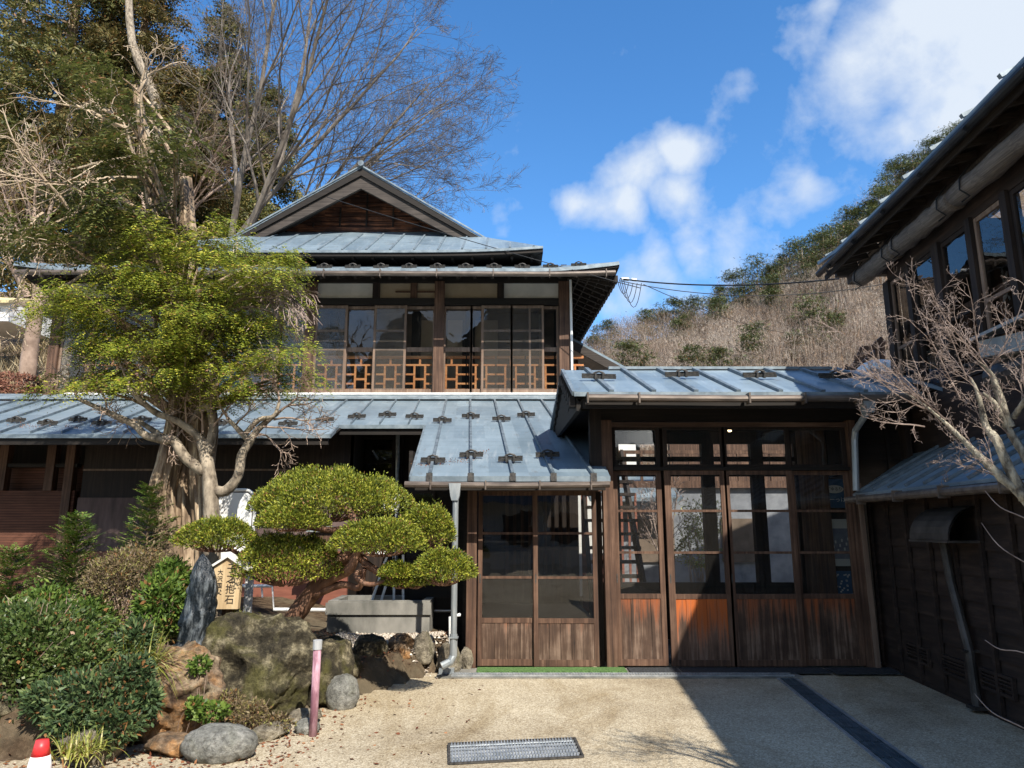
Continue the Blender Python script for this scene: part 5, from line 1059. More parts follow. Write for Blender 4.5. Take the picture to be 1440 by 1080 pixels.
for (x0, y0, x1, y1, L) in [(205, 250, 60, 200, 1.5), (190, 220, 20, 250, 1.8), (180, 180, 50, 170, 1.3), (215, 300, 60, 330, 1.6), (200, 160, 150, 60, .9), (120, 290, 0, 330, 1.3), (195, 130, 230, 60, .8), (215, 270, 300, 200, .9), (220, 330, 330, 270, 1.0), (130, 380, 10, 400, 1.1), (100, 300, 10, 190, 1.2), (80, 340, 5, 300, .9), (170, 170, 90, 90, .9), (235, 380, 330, 300, .7),(200,240,120,160,1.0),(150,330,40,380,1.0),(60,300,30,420,.9),(40,380,20,470,.6)]:
    a, b = at(x0, y0, 8.0+rnd.uniform(-.3, .2)), at(x1, y1, 7.7+rnd.uniform(-.5, .4)); stt.append((a, b-a, L*1.05, .022))
twigmass('dead_branches', stt, TW, 3, M['stick'], cy)
TW2 = dict(TW, up=(-.16, -.14, -.1), kids=(9, 5, 0), wob=(.08, .12, .15), minr=.004, spr=(.45, .5), shr=.55)
twigmass('dead_branches', [(at(330, 395+10*k, 7.5), at(400, 360+12*k, 7.3)-at(330, 395+10*k, 7.5), .95, .014) for k in range(5)], TW2, 4, M['twigp'], cy)

# --- bare smooth barked tree twining in front of the cypress
bt_ = empty('bare_garden_tree', (-3.3, 7.55, .35), 'bare smooth barked tree with crooked limbs growing against the cypress trunk', 'tree')
w = MB(); Yb = 7.55
T_ = [([(300, 890, 7.6), (298, 780, 7.55), (297, 700, 7.5), (292, 655, 7.5), (285, 620, 7.5)], [.10, .085, .08, .07, .06]),
      ([(290, 665, 7.5), (262, 645, 7.45), (245, 620, 7.4), (230, 618, 7.4), (205, 612, 7.4), (190, 598, 7.4), (170, 588, 7.4), (135, 572, 7.4), (112, 562, 7.4)], [.06, .055, .05, .048, .04, .035, .032, .025, .018]),
      ([(232, 618, 7.4), (215, 605, 7.5), (195, 592, 7.55)], [.04, .03, .02]),
      ([(292, 640, 7.5), (300, 600, 7.5), (292, 570, 7.5), (270, 590, 7.5)], [.055, .045, .04, .03]),
      ([(286, 620, 7.5), (262, 600, 7.45), (240, 588, 7.4), (218, 580, 7.4), (195, 560, 7.3), (180, 545, 7.3)], [.045, .04, .035, .032, .028, .02]),
      ([(298, 690, 7.5), (318, 690, 7.5), (335, 668, 7.5), (340, 640, 7.5), (352, 620, 7.5), (362, 605, 7.5), (376, 592, 7.5), (392, 580, 7.5)], [.06, .055, .05, .048, .042, .035, .028, .02]),
      ([(352, 622, 7.5), (336, 605, 7.45), (322, 590, 7.4)], [.035, .028, .018]), ([(345, 610, 7.5), (365, 590, 7.45), (385, 585, 7.4), (393, 565, 7.4)], [.03, .026, .02, .015])]
tips = []
for pts, rad in T_: c = curve(w, [at(*p) for p in pts], rad, 9, .06); tips.append((c[-1], c[-1]-c[-3])); 
w.build('trunk', M['barkl'], bt_, True)
GT = dict(seg=(6, 5, 4, 3), wob=(.22, .25, .3), up=(.03, .03, .0), kids=(6, 5, 0), spr=(.8, .8), shr=.6, minr=.003, sides=(5, 3, 3), lev=2, tap=.3, t0=.2, rk=.5)
st_ = [(p, d, rnd.uniform(.45, .7), .014) for p, d in tips[1:]] + [(at(x, y, 7.45), (dx, -.1, dz), L, .012) for x, y, dx, dz, L in
       [(370, 600, 1, .1, .7), (365, 610, 1, -.2, .55), (392, 580, .8, .5, .5), (385, 590, 1, .2, .6), (300, 600, .5, 1, .5), (296, 575, -.2, 1, .5), (235, 590, -.2, 1, .5), (200, 560, -.3, 1, .6), (190, 598, -.8, .2, .4), (150, 575, -.4, 1, .55), (110, 560, -.8, .5, .4), (320, 590, -.3, .9, .45), (285, 610, .2, 1, .6), (262, 600, .1, 1, .5), (330, 600, 1, .6, .5), (245, 600, -.6, .9, .5)]]
twigmass('twigs', st_, GT, 8, M['twig'], bt_)

# --- cloud pruned pine
pn = empty('clipped_pine', (-2.25, 7.2, .3), 'cloud pruned evergreen with leaning reddish trunk and flat clipped green pads', 'tree')
w = MB()
curve(w, [at(398, 895, 7.25), at(412, 872, 7.2), at(430, 845, 7.15), (at(455, 815, 7.1)), at(482, 790, 7.05), at(497, 765, 7.0), at(500, 735, 7.05), at(485, 712, 7.1), at(470, 700, 7.1)], [.12, .09, .085, .08, .078, .068, .05, .038, .025], 16, .12)
curve(w, [at(445, 828, 7.1), at(470, 812, 7.0), at(492, 800, 6.9), at(505, 770, 6.85), at(520, 760, 6.8)], [.05, .048, .045, .04, .025], 10, .1)
for pts, rad in [([(497, 770, 7), (515, 792, 6.9), (540, 808, 6.85), (565, 812, 6.8), (600, 806, 6.75), (625, 800, 6.75)], [.05, .036, .032, .03, .025, .015]), ([(490, 782, 7), (455, 795, 6.85), (430, 800, 7.0), (400, 795, 7.0)], [.05, .035, .03, .02]),
                 ([(500, 745, 7.05), (460, 745, 7), (420, 738, 7), (400, 732, 7)], [.04, .03, .025, .015]), ([(400, 795, 7.0), (350, 785, 7.0), (312, 765, 7.0), (300, 755, 7.0)], [.03, .022, .018, .012]), ([(502, 742, 7), (530, 752, 7), (560, 745, 7.1), (600, 740, 7.2)], [.045, .035, .03, .015]),
                 ([(515, 795, 6.9), (500, 810, 6.8), (520, 822, 6.75), (545, 815, 6.7)], [.03, .025, .022, .012]), ([(440, 838, 7.1), (480, 822, 7.0), (505, 826, 6.9), (512, 800, 6.85)], [.04, .035, .03, .025])]:
    curve(w, [at(*p) for p in pts], rad, 8, .08)
w.build('trunk', M['barkp'], pn, True)
pads = [(462, 697, 113, 42, 7.25, 1.0), (408, 730, 50, 19, 6.7, 1), (403, 788, 76, 40, 7.0, 1), (306, 753, 55, 26, 7.0, 1), (536, 756, 66, 30, 6.8, 1), (600, 742, 42, 36, 7.25, 1), (624, 798, 43, 28, 6.7, 1), (558, 803, 26, 12, 6.7, .8), (575, 815, 40, 12, 6.85, .6)]
for i, (cx_, cy_2, rx, ry, Y, dens) in enumerate(pads):
    c = at(cx_, cy_2+ry*.48, Y); k = Y/1000; RX, RZ_ = rx*k*.97, ry*k*1.22; RY_ = RX*.8; n = int(30000*dens*(RX*RY_)/(.8*.64)+4500)
    az = rs.uniform(0, 6.283, n); q = np.sqrt(rs.random(n)); top = rs.random(n) < .72; edge = 1+.09*np.sin(az*3+i)+.06*np.sin(az*7+2*i)
    x_ = np.cos(az)*q*edge; y_ = np.sin(az)*q*edge; hgt = np.maximum(1-q**2.8, 0)**.62
    lump = np.array([noise.noise(Vector((float(u)*3.4+i*5, float(v)*3.4, 0)))+.6*noise.noise(Vector((float(u)*8+i*5, float(v)*8, 3))) for u, v in zip(x_, y_)])
    dep = np.where(top, np.where(rs.random(n) < .05, rs.uniform(1.02, 1.16, n), rs.uniform(.84, 1.02, n)), rs.uniform(-.16, .86, n)); zz2 = RZ_*(hgt*(1+.14*lump)*dep) + .08*RZ_*lump
    P = np.stack([c.x+RX*x_, c.y+RY_*y_, c.z+zz2], 1)
    nrm_ = unit(np.stack([x_/RX*q, y_/RY_*q, np.where(dep > .1, .9, -.3)*np.ones(n)], 1)); dd = unit(nrm_*.8 + rs.normal(0, .6, (n, 3)) + np.array([0, 0, .3]))
    o = npmesh('clipped_pad', leafquads(P, dd, rs.normal(0, 1, (n, 3)), rs.uniform(.020, .040, n), rs.uniform(.008, .014, n)), 4, M['pad'], pn)
    b = MB(); rg = random.Random(i)
    for j in range(int(16+RX*30)):
        a_ = rg.uniform(0, 6.28); q_ = math.sqrt(rg.random())*.85; e_ = Vector((c.x+RX*q_*math.cos(a_), c.y+RY_*q_*math.sin(a_), c.z+.15*RZ_)); s_ = Vector((c.x+(e_.x-c.x)*.25, c.y+(e_.y-c.y)*.3, c.z-RZ_*.30))
        curve(b, [s_, s_.lerp(e_, .5)+V(0, 0, -.03), e_], [.011, .008, .004], 4, 0, 3)
    b.build('twigs', M['barkp'], pn)

# --- shrubs, young firs, tufts
def blobplant(name, blobs, m, n, L, Wd, label, cat, stem=None, group=None, up=.2, dens_shell=.35):
    cx_ = float(np.mean([b[0][0] for b in blobs])); cy_2 = float(np.mean([b[0][1] for b in blobs])); zz_ = float(gz(np.array(cx_), np.array(cy_2)))
    e = empty(name, (cx_, cy_2, max(0, zz_)), label, cat, group); Q = []
    tot = sum(b[1][0]*b[1][2] for b in blobs)
    for c, r in blobs:
        k = int(n*r[0]*r[2]/tot); P, d = inblob(k, c, r, dens_shell); P = P + d*np.array(r)*np.where(rs.random(k) < .09, rs.uniform(0, .38, k), 0)[:, None] + (np.array([noise.noise(Vector((float(u[0])*4, float(u[1])*4, float(u[2])*4))) for u in P])*.22)[:, None]*d*np.array(r)*1.6; dd = unit(d*.8+rs.normal(0, .6, d.shape)+np.array([0, 0, up])); Q.append(leafquads(P, dd, rs.normal(0, 1, d.shape), rs.uniform(.5, 1.45, k)*L, rs.uniform(.6, 1.4, k)*Wd))
    npmesh('foliage', np.concatenate(Q), 4, m, e)
    b = MB(); rg = random.Random(len(label))
    for c, r in blobs:
        for j in range(14 if r[0] > .2 else 3): t = Vector(c)+Vector((rg.uniform(-.85, .85)*r[0], rg.uniform(-.8, .8)*r[1], rg.uniform(.1, 1.12)*r[2])); s_ = Vector((cx_+rg.uniform(-.15, .15), cy_2+rg.uniform(-.1, .1), max(0, zz_)-.03)); curve(b, [s_, s_.lerp(t, .5)+V(rg.uniform(-.08, .08), 0, 0), t], [.010, .006, .0022] if r[0] > .2 else [.003, .002, .001], 5, 0, 3)
    b.build('stems', stem or M['twig'], e); return e
def pb_(x, y, rx, ry, Y): c = at(x, y, Y); return (tuple(c), (rx*Y/1000, rx*Y/1000*.8, ry*Y/1000))
blobplant('shrub', [pb_(60, 905, 75, 50, 5.9), pb_(20, 880, 40, 32, 6.1), pb_(5, 960, 50, 60, 5.7), pb_(110, 930, 60, 40, 5.8)], M['shrub'], 22000, .042, .02, 'dense small leaved green shrub at the left edge', 'shrub', dens_shell=.15)
blobplant('shrub', [pb_(135, 980, 48, 32, 5.45), pb_(182, 950, 32, 24, 5.5), pb_(100, 1020, 30, 22, 5.3), pb_(160, 1015, 34, 26, 5.35), pb_(75, 985, 34, 24, 5.5), pb_(190, 905, 26, 30, 5.9), pb_(205, 985, 20, 22, 5.45)], M['shrub2'], 15000, .050, .018, 'loose bluish green conifer bush overhanging the bottom left stones', 'shrub')
blobplant('shrub', [pb_(180, 830, 62, 50, 7.0), pb_(200, 800, 48, 28, 7.1), pb_(150, 815, 30, 30, 7.0)], M['shrubd'], 13000, .032, .012, 'rounded half bare brownish shrub between the young firs and the cypress', 'shrub', dens_shell=.6)
blobplant('shrub', [pb_(225, 855, 35, 38, 6.7), pb_(240, 820, 22, 30, 6.9)], M['fir'], 4500, .06, .022, 'dark green shrub just left of the dark standing stone', 'shrub')
blobplant('shrub', [pb_(60, 860, 50, 30, 6.9), pb_(120, 870, 40, 30, 6.7)], M['fir'], 6500, .05, .02, 'low green shrub under the middle young fir', 'shrub')
def fir(base, h, rb, label, n=26, seed=1):
    e = empty('young_fir', tuple(base), label, 'tree', None); t = MB(); t.tube([base-V(0, 0, .05), base+V(0, 0, h)], [.022, .006], 6); t.build('trunk', M['bark'], e); Cc, Dd = [], []
    b = MB(); rg = random.Random(seed)
    for k in range(n):
        f = k/n; z = h*(.08+.92*f); r_ = rb*(1-f)**.8+.05; 
        for j in range(9):
            a_ = rg.uniform(0, 6.28); d = Vector((math.cos(a_), math.sin(a_), .25+.3*f)); p0 = base+V(0, 0, z); r_ = (rb*(1-f)**.8+.05)*rg.uniform(.6, 1.2); d.z += rg.uniform(-.25, .2); m_ = int(3+r_*22)
            b.tube([p0, p0+d*r_*.9], [.006, .003], 4, False)
            for i in range(m_): t_ = (i+.3)/m_; sd = Vector((-d.y, d.x, 0))*rg.choice((-1, 1)); Cc.append(p0+d*r_*t_); Dd.append(d*.8+sd*.8*(1.05-t_)+V(0, 0, rg.uniform(-.1, .2)))
    b.build('branches', M['bark'], e); Cc = np.array(Cc); Dd = np.array(Dd)
    npmesh('foliage', sprays(Cc, Dd, np.array([0, 0, 1.])+rs.normal(0, .2, Cc.shape), .10, 5, .042, .014, .15, .8), 4, M['fir'], e)
def gb(x, y, Y): c = at(x, y, Y); return Vector((c.x, Y, max(0, float(gz(np.array(c.x), np.array(Y))))))
b0_ = gb(92, 880, 7.5); fir(b0_, at(90, 724, 7.5).z-b0_.z, .40, 'tall young fir left of the brownish shrub', 24, 2)
b0_ = gb(195, 880, 7.6); fir(b0_, at(203, 682, 7.6).z-b0_.z, .42, 'young fir with bright tips directly left of the cypress trunk', 24, 3)
b0_ = gb(8, 880, 7.4); fir(b0_, at(8, 770, 7.4).z-b0_.z, .34, 'smallest young fir, cut by the left edge', 16, 4)
def tuft(name, base, n, L, m, label, cat, droop=1.2, w_=.011, spread=.9):
    e = None; V_ = []; 
    for k in range(n):
        a_ = rnd.uniform(0, 6.28); el = rnd.uniform(.35, 1.45); d = Vector((math.cos(a_)*math.cos(el), math.sin(a_)*math.cos(el), math.sin(el))); l = L*rnd.uniform(.55, 1.1); p = Vector(base)+V(rnd.gauss(0, .06), rnd.gauss(0, .06), 0); sd = d.cross(V(0, 0, 1)).normalized()*w_*.5; prev = p; m_ = 6
        for i in range(m_):
            t1 = (i+1)/m_; q = p + d*l*t1 - V(0, 0, droop*l*t1*t1*.55*(1.5-el*.7)); w0, w1 = (1-i/m_*.8), (1-t1*.95)
            V_ += [prev-sd*w0, prev+sd*w0, q+sd*w1, q-sd*w1]; prev = q
    o = npmesh(name, np.array([tuple(v) for v in V_]), 4, m, None, Vector(base)); tag(o, label, cat); return o
tuft('grass_tuft', at(196, 935, 5.9), 420, .52, M['strap'], 'strappy yellow green grass tuft beside the orange stained rock', 'grass')
tuft('grass_tuft', at(150, 985, 5.6), 260, .50, M['dry'], 'dry drooping grass clump under the bluish bush', 'grass', 1.9)
tuft('grass_tuft', at(335, 868, 6.8), 50, .16, M['strap'], 'tiny grass tuft behind the wooden tablet', 'grass')
blobplant('rock_plant', [pb_(282, 935, 13, 10, 5.85), pb_(300, 1000, 22, 10, 5.7), pb_(272, 995, 10, 14, 5.72)], M['fir'], 900, .035, .028, 'small bright leaved plant growing on the orange stained rock', 'plant')
blobplant('rock_plant', [pb_(352, 1005, 30, 18, 5.95), pb_(385, 1018, 22, 14, 5.95), pb_(325, 985, 16, 14, 6.0)], M['shrubd'], 2600, .028, .012, 'mossy brown cushion plant at the foot of the biggest boulder', 'plant')
tuft('grass_tuft', at(110, 1060, 5.0), 160, .25, M['strap'], 'low weeds beside the traffic cone', 'weeds', 1.2, .014)

# --- fallen leaves and gravel
n = 6500; lx = rs.uniform(-4.5, -.3, n); ly = rs.uniform(4.9, 9.2, n); keep = lx < 0; keep &= (rs.random(n) < np.where(gz(lx, ly) > .1, 1, np.maximum(smooth(-1.15, -1.8, lx), .05))); lx, ly = lx[keep], ly[keep]; n = len(lx)
P = np.stack([lx, ly, np.maximum(gz(lx, ly), 0)+.006], 1); dd = rs.normal(0, 1, (n, 3))*np.array([1, 1, .25]); nn = rs.normal(0, .45, (n, 3))+np.array([0, 0, 1])
o = npmesh('fallen_leaves', leafquads(P, dd, nn, rs.uniform(.02, .05, n), rs.uniform(.015, .03, n)), 4, M['litter']); tag(o, kind='stuff')
n = 2600; lx = rs.uniform(-2.1, -.72, n); ly = rs.uniform(8.2, 9.1, n); s_ = rs.uniform(.010, .026, n); base = np.array([[1, 0, 0], [0, 1, 0], [-1, 0, 0], [0, -1, 0], [0, 0, .8], [0, 0, -.8]], float); fc = [(0, 1, 4), (1, 2, 4), (2, 3, 4), (3, 0, 4)]
P = np.stack([lx, ly, gz(lx, ly)+.008], 1); ang = rs.uniform(0, 6.28, n); B = base[None]*rs.uniform(.6, 1.3, (n, 1, 3)); ca, sa = np.cos(ang)[:, None], np.sin(ang)[:, None]
B = np.stack([B[..., 0]*ca-B[..., 1]*sa, B[..., 0]*sa+B[..., 1]*ca, B[..., 2]], -1)*s_[:, None, None] + P[:, None]; q = np.stack([B[:, list(f_)] for f_ in fc], 1).reshape(-1, 3)
def gravelm():
    k = NB('gravel'); g_ = k.n('ShaderNodeNewGeometry'); k.pbr(k.ramp(g_.outputs['Random Per Island'], [(0, (.12, .09, .07)), (.5, (.34, .29, .23)), (1, (.6, .55, .47))]), .9); return k.m
tag(npmesh('gravel', q, 3, gravelm()), kind='stuff')
# leaf litter caught on the roofs
n = 700; Cq = [(622, 652), (650, 650), (672, 640), (600, 655), (30, 600), (60, 602), (100, 603), (457, 598), (140, 600), (205, 601)]; L_ = []
for k in range(n):
    cx_, cy_2 = rnd.choice(Cq); p = atp(cx_+rnd.gauss(0, 9), cy_2+rnd.gauss(0, 2.0), LZ, LY, LK)
    if p.y > 8.15: L_.append(p+V(0, 0, .022))
P = np.array([tuple(p) for p in L_]); n = len(P); o = npmesh('roof_litter', leafquads(P, rs.normal(0, 1, (n, 3)), rs.normal(0, .3, (n, 3))+np.array([0, -.3, 1]), rs.uniform(.015, .03, n), rs.uniform(.008, .016, n)), 4, M['litter']); tag(o, kind='stuff')

# ------------------------------------------------------------------ big trees behind the inn
ZK = dict(seg=(9, 7, 5, 4, 3), wob=(.06, .09, .12, .16, .2), up=(.015, .01, .0, .0, .0), kids=(9, 7, 6, 5), spr=(.50, .55, .6, .7), shr=.57, minr=.0036, sides=(8, 5, 3, 3, 3), lev=4, tap=.2, t0=.18, rk=.5)
def zel(name, base, dirs, label, seed, Z_=ZK, m='barkz', group=None):
    e = empty(name, tuple(base), label, 'tree', group); rg = random.Random(seed); tr_, cr_ = MB(), MB()
    for d, L, r in dirs:
        P1 = dict(Z_, lev=0); st = rg.getstate()
        grow(cr_, Vector(base)+V(rg.uniform(-.25, .25), rg.uniform(-.25, .25), 0), Vector(d).normalized(), L, r, 0, rg, Z_)
    b_ = Vector(base); curve(tr_, [b_-V(0, 0, 3.0), b_-V(.05, 0, 1.2), b_+V(0, 0, .15)], [dirs[0][2]*2.6, dirs[0][2]*2.2, dirs[0][2]*2.0], 14, .08)
    tr_.build('trunk', M[m], e, True); cr_.build('crown', M[m], e); return e
base = at(322, 372, 21.5)
DR = lambda L_: [(d, l, r*.72) for d, l, r in L_]
dirs = [((.95, -.1, .62), 8.3, .12), ((.78, .2, .80), 9.5, .15), ((.58, -.25, .95), 10.5, .16), ((.36, .1, 1.05), 11.5, .17), ((.16, -.2, 1.1), 12, .16), ((-.12, .2, 1.1), 11, .13), ((1.0, .15, .42), 7.6, .10), ((.68, .3, .70), 9.2, .13), ((.45, .0, .85), 10, .14)]
zel('zelkova_tree', base, DR(dirs), 'huge bare fan shaped tree rising behind the inn roof', 21)
BK = dict(ZK, kids=(7, 5, 4), lev=3, minr=.006, seg=(7, 5, 4, 3))
for i, (x, y, Y, lab, L) in enumerate([(55, 420, 17.5, 'bare thin stemmed tree on the slope at the far left', 3.6), (228, 360, 23.5, 'bare tree with brownish twigs between the cedars and the fan shaped tree', 5.5)]):
    rg = random.Random(50+i); zel('bare_tree', at(x, y, Y), [((rg.uniform(-.6, .6), rg.uniform(-.4, .4), 1), L*rg.uniform(.8, 1.1), .08) for _ in range(4)], lab, 30+i, BK, 'twig', 'bare trees on the left slope')
def cedar(base, h, rb, label, m, n=2600, seed=1, lean=0, low=.12, group='tall cedars behind the inn', brn=70):
    e = empty('cedar_tree', tuple(base), label, 'tree', group); t = MB(); curve(t, [base-V(0, 0, 1), base+V(lean*.5, 0, h*.5), base+V(lean, 0, h)], [.34, .24, .04], 10, .05); t.build('trunk', M['barkl'] if 'pale' in label else M['bark'], e)
    r_ = np.random.RandomState(seed); k = brn; f = r_.uniform(low, 1, k)**.85; az = r_.uniform(0, 6.28, k); R_ = rb*(1.02-f)**.62*r_.uniform(.65, 1.1, k); Cc, Dd = [], []
    bb = MB()
    for i in range(k):
        d = np.array([math.cos(az[i]), math.sin(az[i]), -.12]); p0 = np.array(base)+np.array([lean*f[i], 0, f[i]*h]); m_ = max(10, int(n/k*R_[i]/rb*4.8))
        bb.tube([Vector(p0), Vector(p0+d*R_[i]*.85)], [.05, .015], 4, False)
        tt = r_.uniform(.25, 1, m_); c = p0+d*(R_[i]*tt)[:, None]+r_.normal(0, 1, (m_, 3))*np.array([.32, .32, .22])*(.5+R_[i]*.22); Cc.append(c); q = r_.normal(0, .5, (m_, 3))+d*.8; q[:, 2] -= .15; Dd.append(q)
    bb.build('branches', M['bark'], e); Cc = np.concatenate(Cc); Dd = np.concatenate(Dd)
    npmesh('foliage', sprays(Cc, Dd, r_.normal(0, .6, Cc.shape)+np.array([0, -.3, .9]), r_.uniform(.35, .7, len(Cc)), 4, .20, .085, .5), 4, m, e)
def tb_(x, Y): p = at(x, 500, Y); return Vector((p.x, Y, float(hz(p.x, Y))-.3))
def ht(x, ytop, Y): return at(x, ytop, Y).z-tb_(x, Y).z
cedar(tb_(40, 27), ht(40, -200, 27), 4.4, 'tallest olive cedar at the top left corner', M['cedar'], 5200, 1, brn=120)
cedar(tb_(150, 28), ht(150, -120, 28), 4.0, 'russet tinged cedar second from the left', M['cedarb'], 4600, 2, brn=110)
cedar(tb_(272, 30), ht(272, 12, 30), 3.6, 'pointed cedar with its whole tip in view, behind the fan shaped tree', M['cedar'], 4200, 3, brn=110)
cedar(tb_(350, 33), ht(350, 120, 33), 3.4, 'lower cedar partly hidden by the inn roof', M['cedar'], 3000, 5, brn=80)
cedar(tb_(215, 26), ht(215, 90, 26), 3.0, 'russet cedar right behind the top of the garden cypress', M['cedarb'], 3600, 9, brn=90)
cedar(tb_(95, 24), ht(95, 110, 24), 3.4, 'shorter russet cedar in front of the tall olive one', M['cedarb'], 3000, 6, brn=80)
cedar(tb_(-40, 30), ht(-40, -50, 30), 4.2, 'olive cedar cut by the left edge', M['cedar'], 2600, 7, brn=70)
e = MB(); c = tb_(185, 25); curve(e, [c, c+V(.1, 0, 9), at(186, 60, 25), at(180, -60, 25)], [.26, .2, .15, .12], 12, .05); e.thing('dead_cedar_trunk', M['barkl'], 'pale bare pole like cedar trunk rising past the top of the picture', 'tree')
# hedge and dry slope at the left
hb = [((-10.9+.0, 15.2, 4.25), (1.1, .8, .62)), ((-12.2, 15.3, 4.35), (1.2, .8, .7)), ((-10.1, 15.1, 4.1), (.6, .7, .45))]
Q = []
for c, r in hb: P, d = inblob(7000, c, r, .75); Q.append(leafquads(P, unit(d*.6+rs.normal(0, .6, d.shape)), rs.normal(0, 1, d.shape), rs.uniform(.05, .1, len(P)), rs.uniform(.02, .035, len(P))))
o = npmesh('clipped_hedge', np.concatenate(Q), 4, M['hedge'], None, Vector((-11, 15.2, 3.7))); tag(o, 'clipped russet brown hedge above the left end of the lower roof', 'hedge')
n = 9000; lx = rs.uniform(-17, -8.9, n); ly = rs.uniform(14.8, 25, n); P = np.stack([lx, ly, hz(lx, ly)], 1); dd = rs.normal(0, .6, (n, 3))+np.array([0, -.2, .8])
o = npmesh('dry_grass', leafquads(P, dd, rs.normal(0, 1, (n, 3)), rs.uniform(.2, .6, n), rs.uniform(.015, .035, n)), 4, M['dry']); tag(o, kind='stuff')

# ------------------------------------------------------------------ wooded hill
def stick_tris(p0, p1, w):
    d = unit(p1-p0); X = unit(np.cross(d, rs.normal(0, 1, p0.shape)))*np.asarray(w).reshape(-1, 1); return np.stack([p0-X*.5, p0+X*.5, p1], 1)
NT = 3200; ty_ = 34+rs.power(1.6, NT)*58; tu = rs.uniform(.04, .66, NT); tx = tu*ty_*1.03; tz = hz(tx, ty_); hgt = rs.uniform(1.9, 4.2, NT)
NK = 115; T0 = np.stack([tx, ty_, tz], 1); hgt = hgt*1.15; hh = np.repeat(hgt, NK); BB = np.repeat(T0, NK, 0); m_ = NT*NK; d = ball(m_); d[:, 2] = np.where(d[:, 2] < -.5, -d[:, 2], d[:, 2]); q = rs.uniform(.2, 1, m_)**.6
p0 = BB+np.stack([d[:, 0]*q*hh*.34, d[:, 1]*q*hh*.34, hh*.60+d[:, 2]*q*hh*.36], 1); ln = rs.uniform(.16, .5, m_)
tri = stick_tris(p0, p0+unit(d*1.0+np.array([0, 0, .30])+rs.normal(0, .35, (m_, 3)))*ln[:, None], rs.uniform(.014, .032, m_))
T2 = np.repeat(T0, 5, 0); h2 = np.repeat(hgt, 5); m2 = NT*5; trk = stick_tris(T2-[0, 0, .3], T2+np.stack([rs.normal(0, 1, m2)*h2*.14, rs.normal(0, 1, m2)*h2*.14, h2*rs.uniform(.75, 1.0, m2)], 1), rs.uniform(.03, .075, m2))
o = npmesh('bare_woodland', np.concatenate([tri, trk]).reshape(-1, 3), 3, M['bare']); tag(o, kind='stuff')
for nm_, c1, c2 in (('bare_wood_grey', (.15, .12, .10), (.34, .285, .235)), ('bare_wood_brown', (.10, .068, .046), (.25, .18, .13)), ('bare_wood_dark', (.035, .026, .02), (.12, .088, .066)), ('bare_wood_pale', (.22, .18, .145), (.46, .39, .32))): o.data.materials.append(leafm(nm_, c1, c2, None, .9, 0, .3))
pn_ = np.array([noise.noise(Vector((float(a)*.13, float(b)*.13, 0))) for a, b in zip(tx, ty_)])+rs.normal(0, .16, NT); mi_ = np.digitize(pn_, [-.22, -.02, .12, .3]); mi_ = np.array([3, 2, 1, 2, 4])[mi_]; o.data.polygons.foreach_set('material_index', np.concatenate([np.repeat(mi_, NK), np.where(rs.random(m2) < .5, 4, 1)]).astype(np.int32))
def hillpine(x, y, Y, h, lab, seed, cone=False):
    p = at(x, y, Y); z0 = float(hz(p.x, Y))-.3; b = Vector((p.x, Y, z0)); r_ = np.random.RandomState(seed); e = empty('hill_pine', tuple(b), lab, 'tree', 'pines along the hill')
    h = min(max(h, p.z-z0+h*.25), h*1.7); t = MB(); t.tube([b, b+V(r_.normal(0, .2), 0, h*.9)], [.1, .03], 6); t.build('trunk', M['bark'], e)
    Cc, Dd = [], []; k = 34 if cone else 22
    for i in range(k):
        f = r_.uniform(.3 if not cone else .12, 1); R_ = (h*.30*(1.12-f)**.6 if not cone else h*.24*(1.05-f)); a_ = r_.uniform(0, 6.28); q = R_*r_.uniform(.3, 1); c = np.array(b)+np.array([math.cos(a_)*q, math.sin(a_)*q, f*h]); m_ = 55
        P = c+r_.normal(0, 1, (m_, 3))*np.array([.75, .75, .20])*(h/8); Cc.append(P); Dd.append(r_.normal(0, 1, (m_, 3))*np.array([1, 1, .35])+np.array([0, 0, .25]))
    Cc = np.concatenate(Cc); Dd = np.concatenate(Dd); npmesh('crown', sprays(Cc, Dd, r_.normal(0, .5, Cc.shape)+np.array([0, 0, 1.]), r_.uniform(.15, .32, len(Cc)), 2, .21, .085, .2), 4, M['pine'], e)
plist = [(838, 470), (855, 462), (905, 438), (918, 445), (932, 436), (948, 425), (962, 430), (975, 418), (1000, 408), (1012, 412), (1030, 385), (1045, 378), (1062, 372), (1080, 365), (1094, 362), (1102, 372), (1112, 340), (1124, 334), (1136, 330), (1150, 322), (1163, 316), (1175, 304), (1188, 292), (1200, 284), (1210, 272), (1222, 255), (1234, 250), (1246, 240), (1258, 232), (1270, 226), (1283, 216), (1296, 210), (1308, 206), (1320, 200), (1335, 190), (1350, 182), (1365, 172),
         (965, 455), (1085, 385), (1165, 335), (1225, 285), (1262, 258), (1300, 235), (880, 498), (955, 470), (1170, 452), (1150, 310), (1190, 318), (1130, 352), (1245, 275), (1010, 428), (1320, 222), (975, 500), (1060, 470), (1115, 490), (1010, 505), (905, 515), (1140, 430)]
wd = ['green pine', 'dark pine', 'pine']
for i, (x, y) in enumerate(plist):
    cone = x in (1088, 1222, 965, 1085, 1080); far = (x, y) not in [(880, 498), (1170, 452), (975, 500), (1060, 470), (1115, 490), (1010, 505), (905, 515), (1140, 430)]
    Y = 91-rs.uniform(0, 6) if i < 37 else (80 if far else 60)
    side = 'far down the left end of the ridge' if x < 900 else 'on the low part of the ridge' if x < 1000 else 'on the middle of the ridge' if x < 1110 else 'on the steep part of the ridge' if x < 1230 else 'high on the ridge near the annex eave'
    lab = 'one of the pines %s' % side if far else 'one of the small evergreens dotted through the bare woods above the porch roof'
    o_ = hillpine(x, y, Y, (3.3 if i < 37 else 3.6)*rs.uniform(.85, 1.25), lab, 100+i, cone)

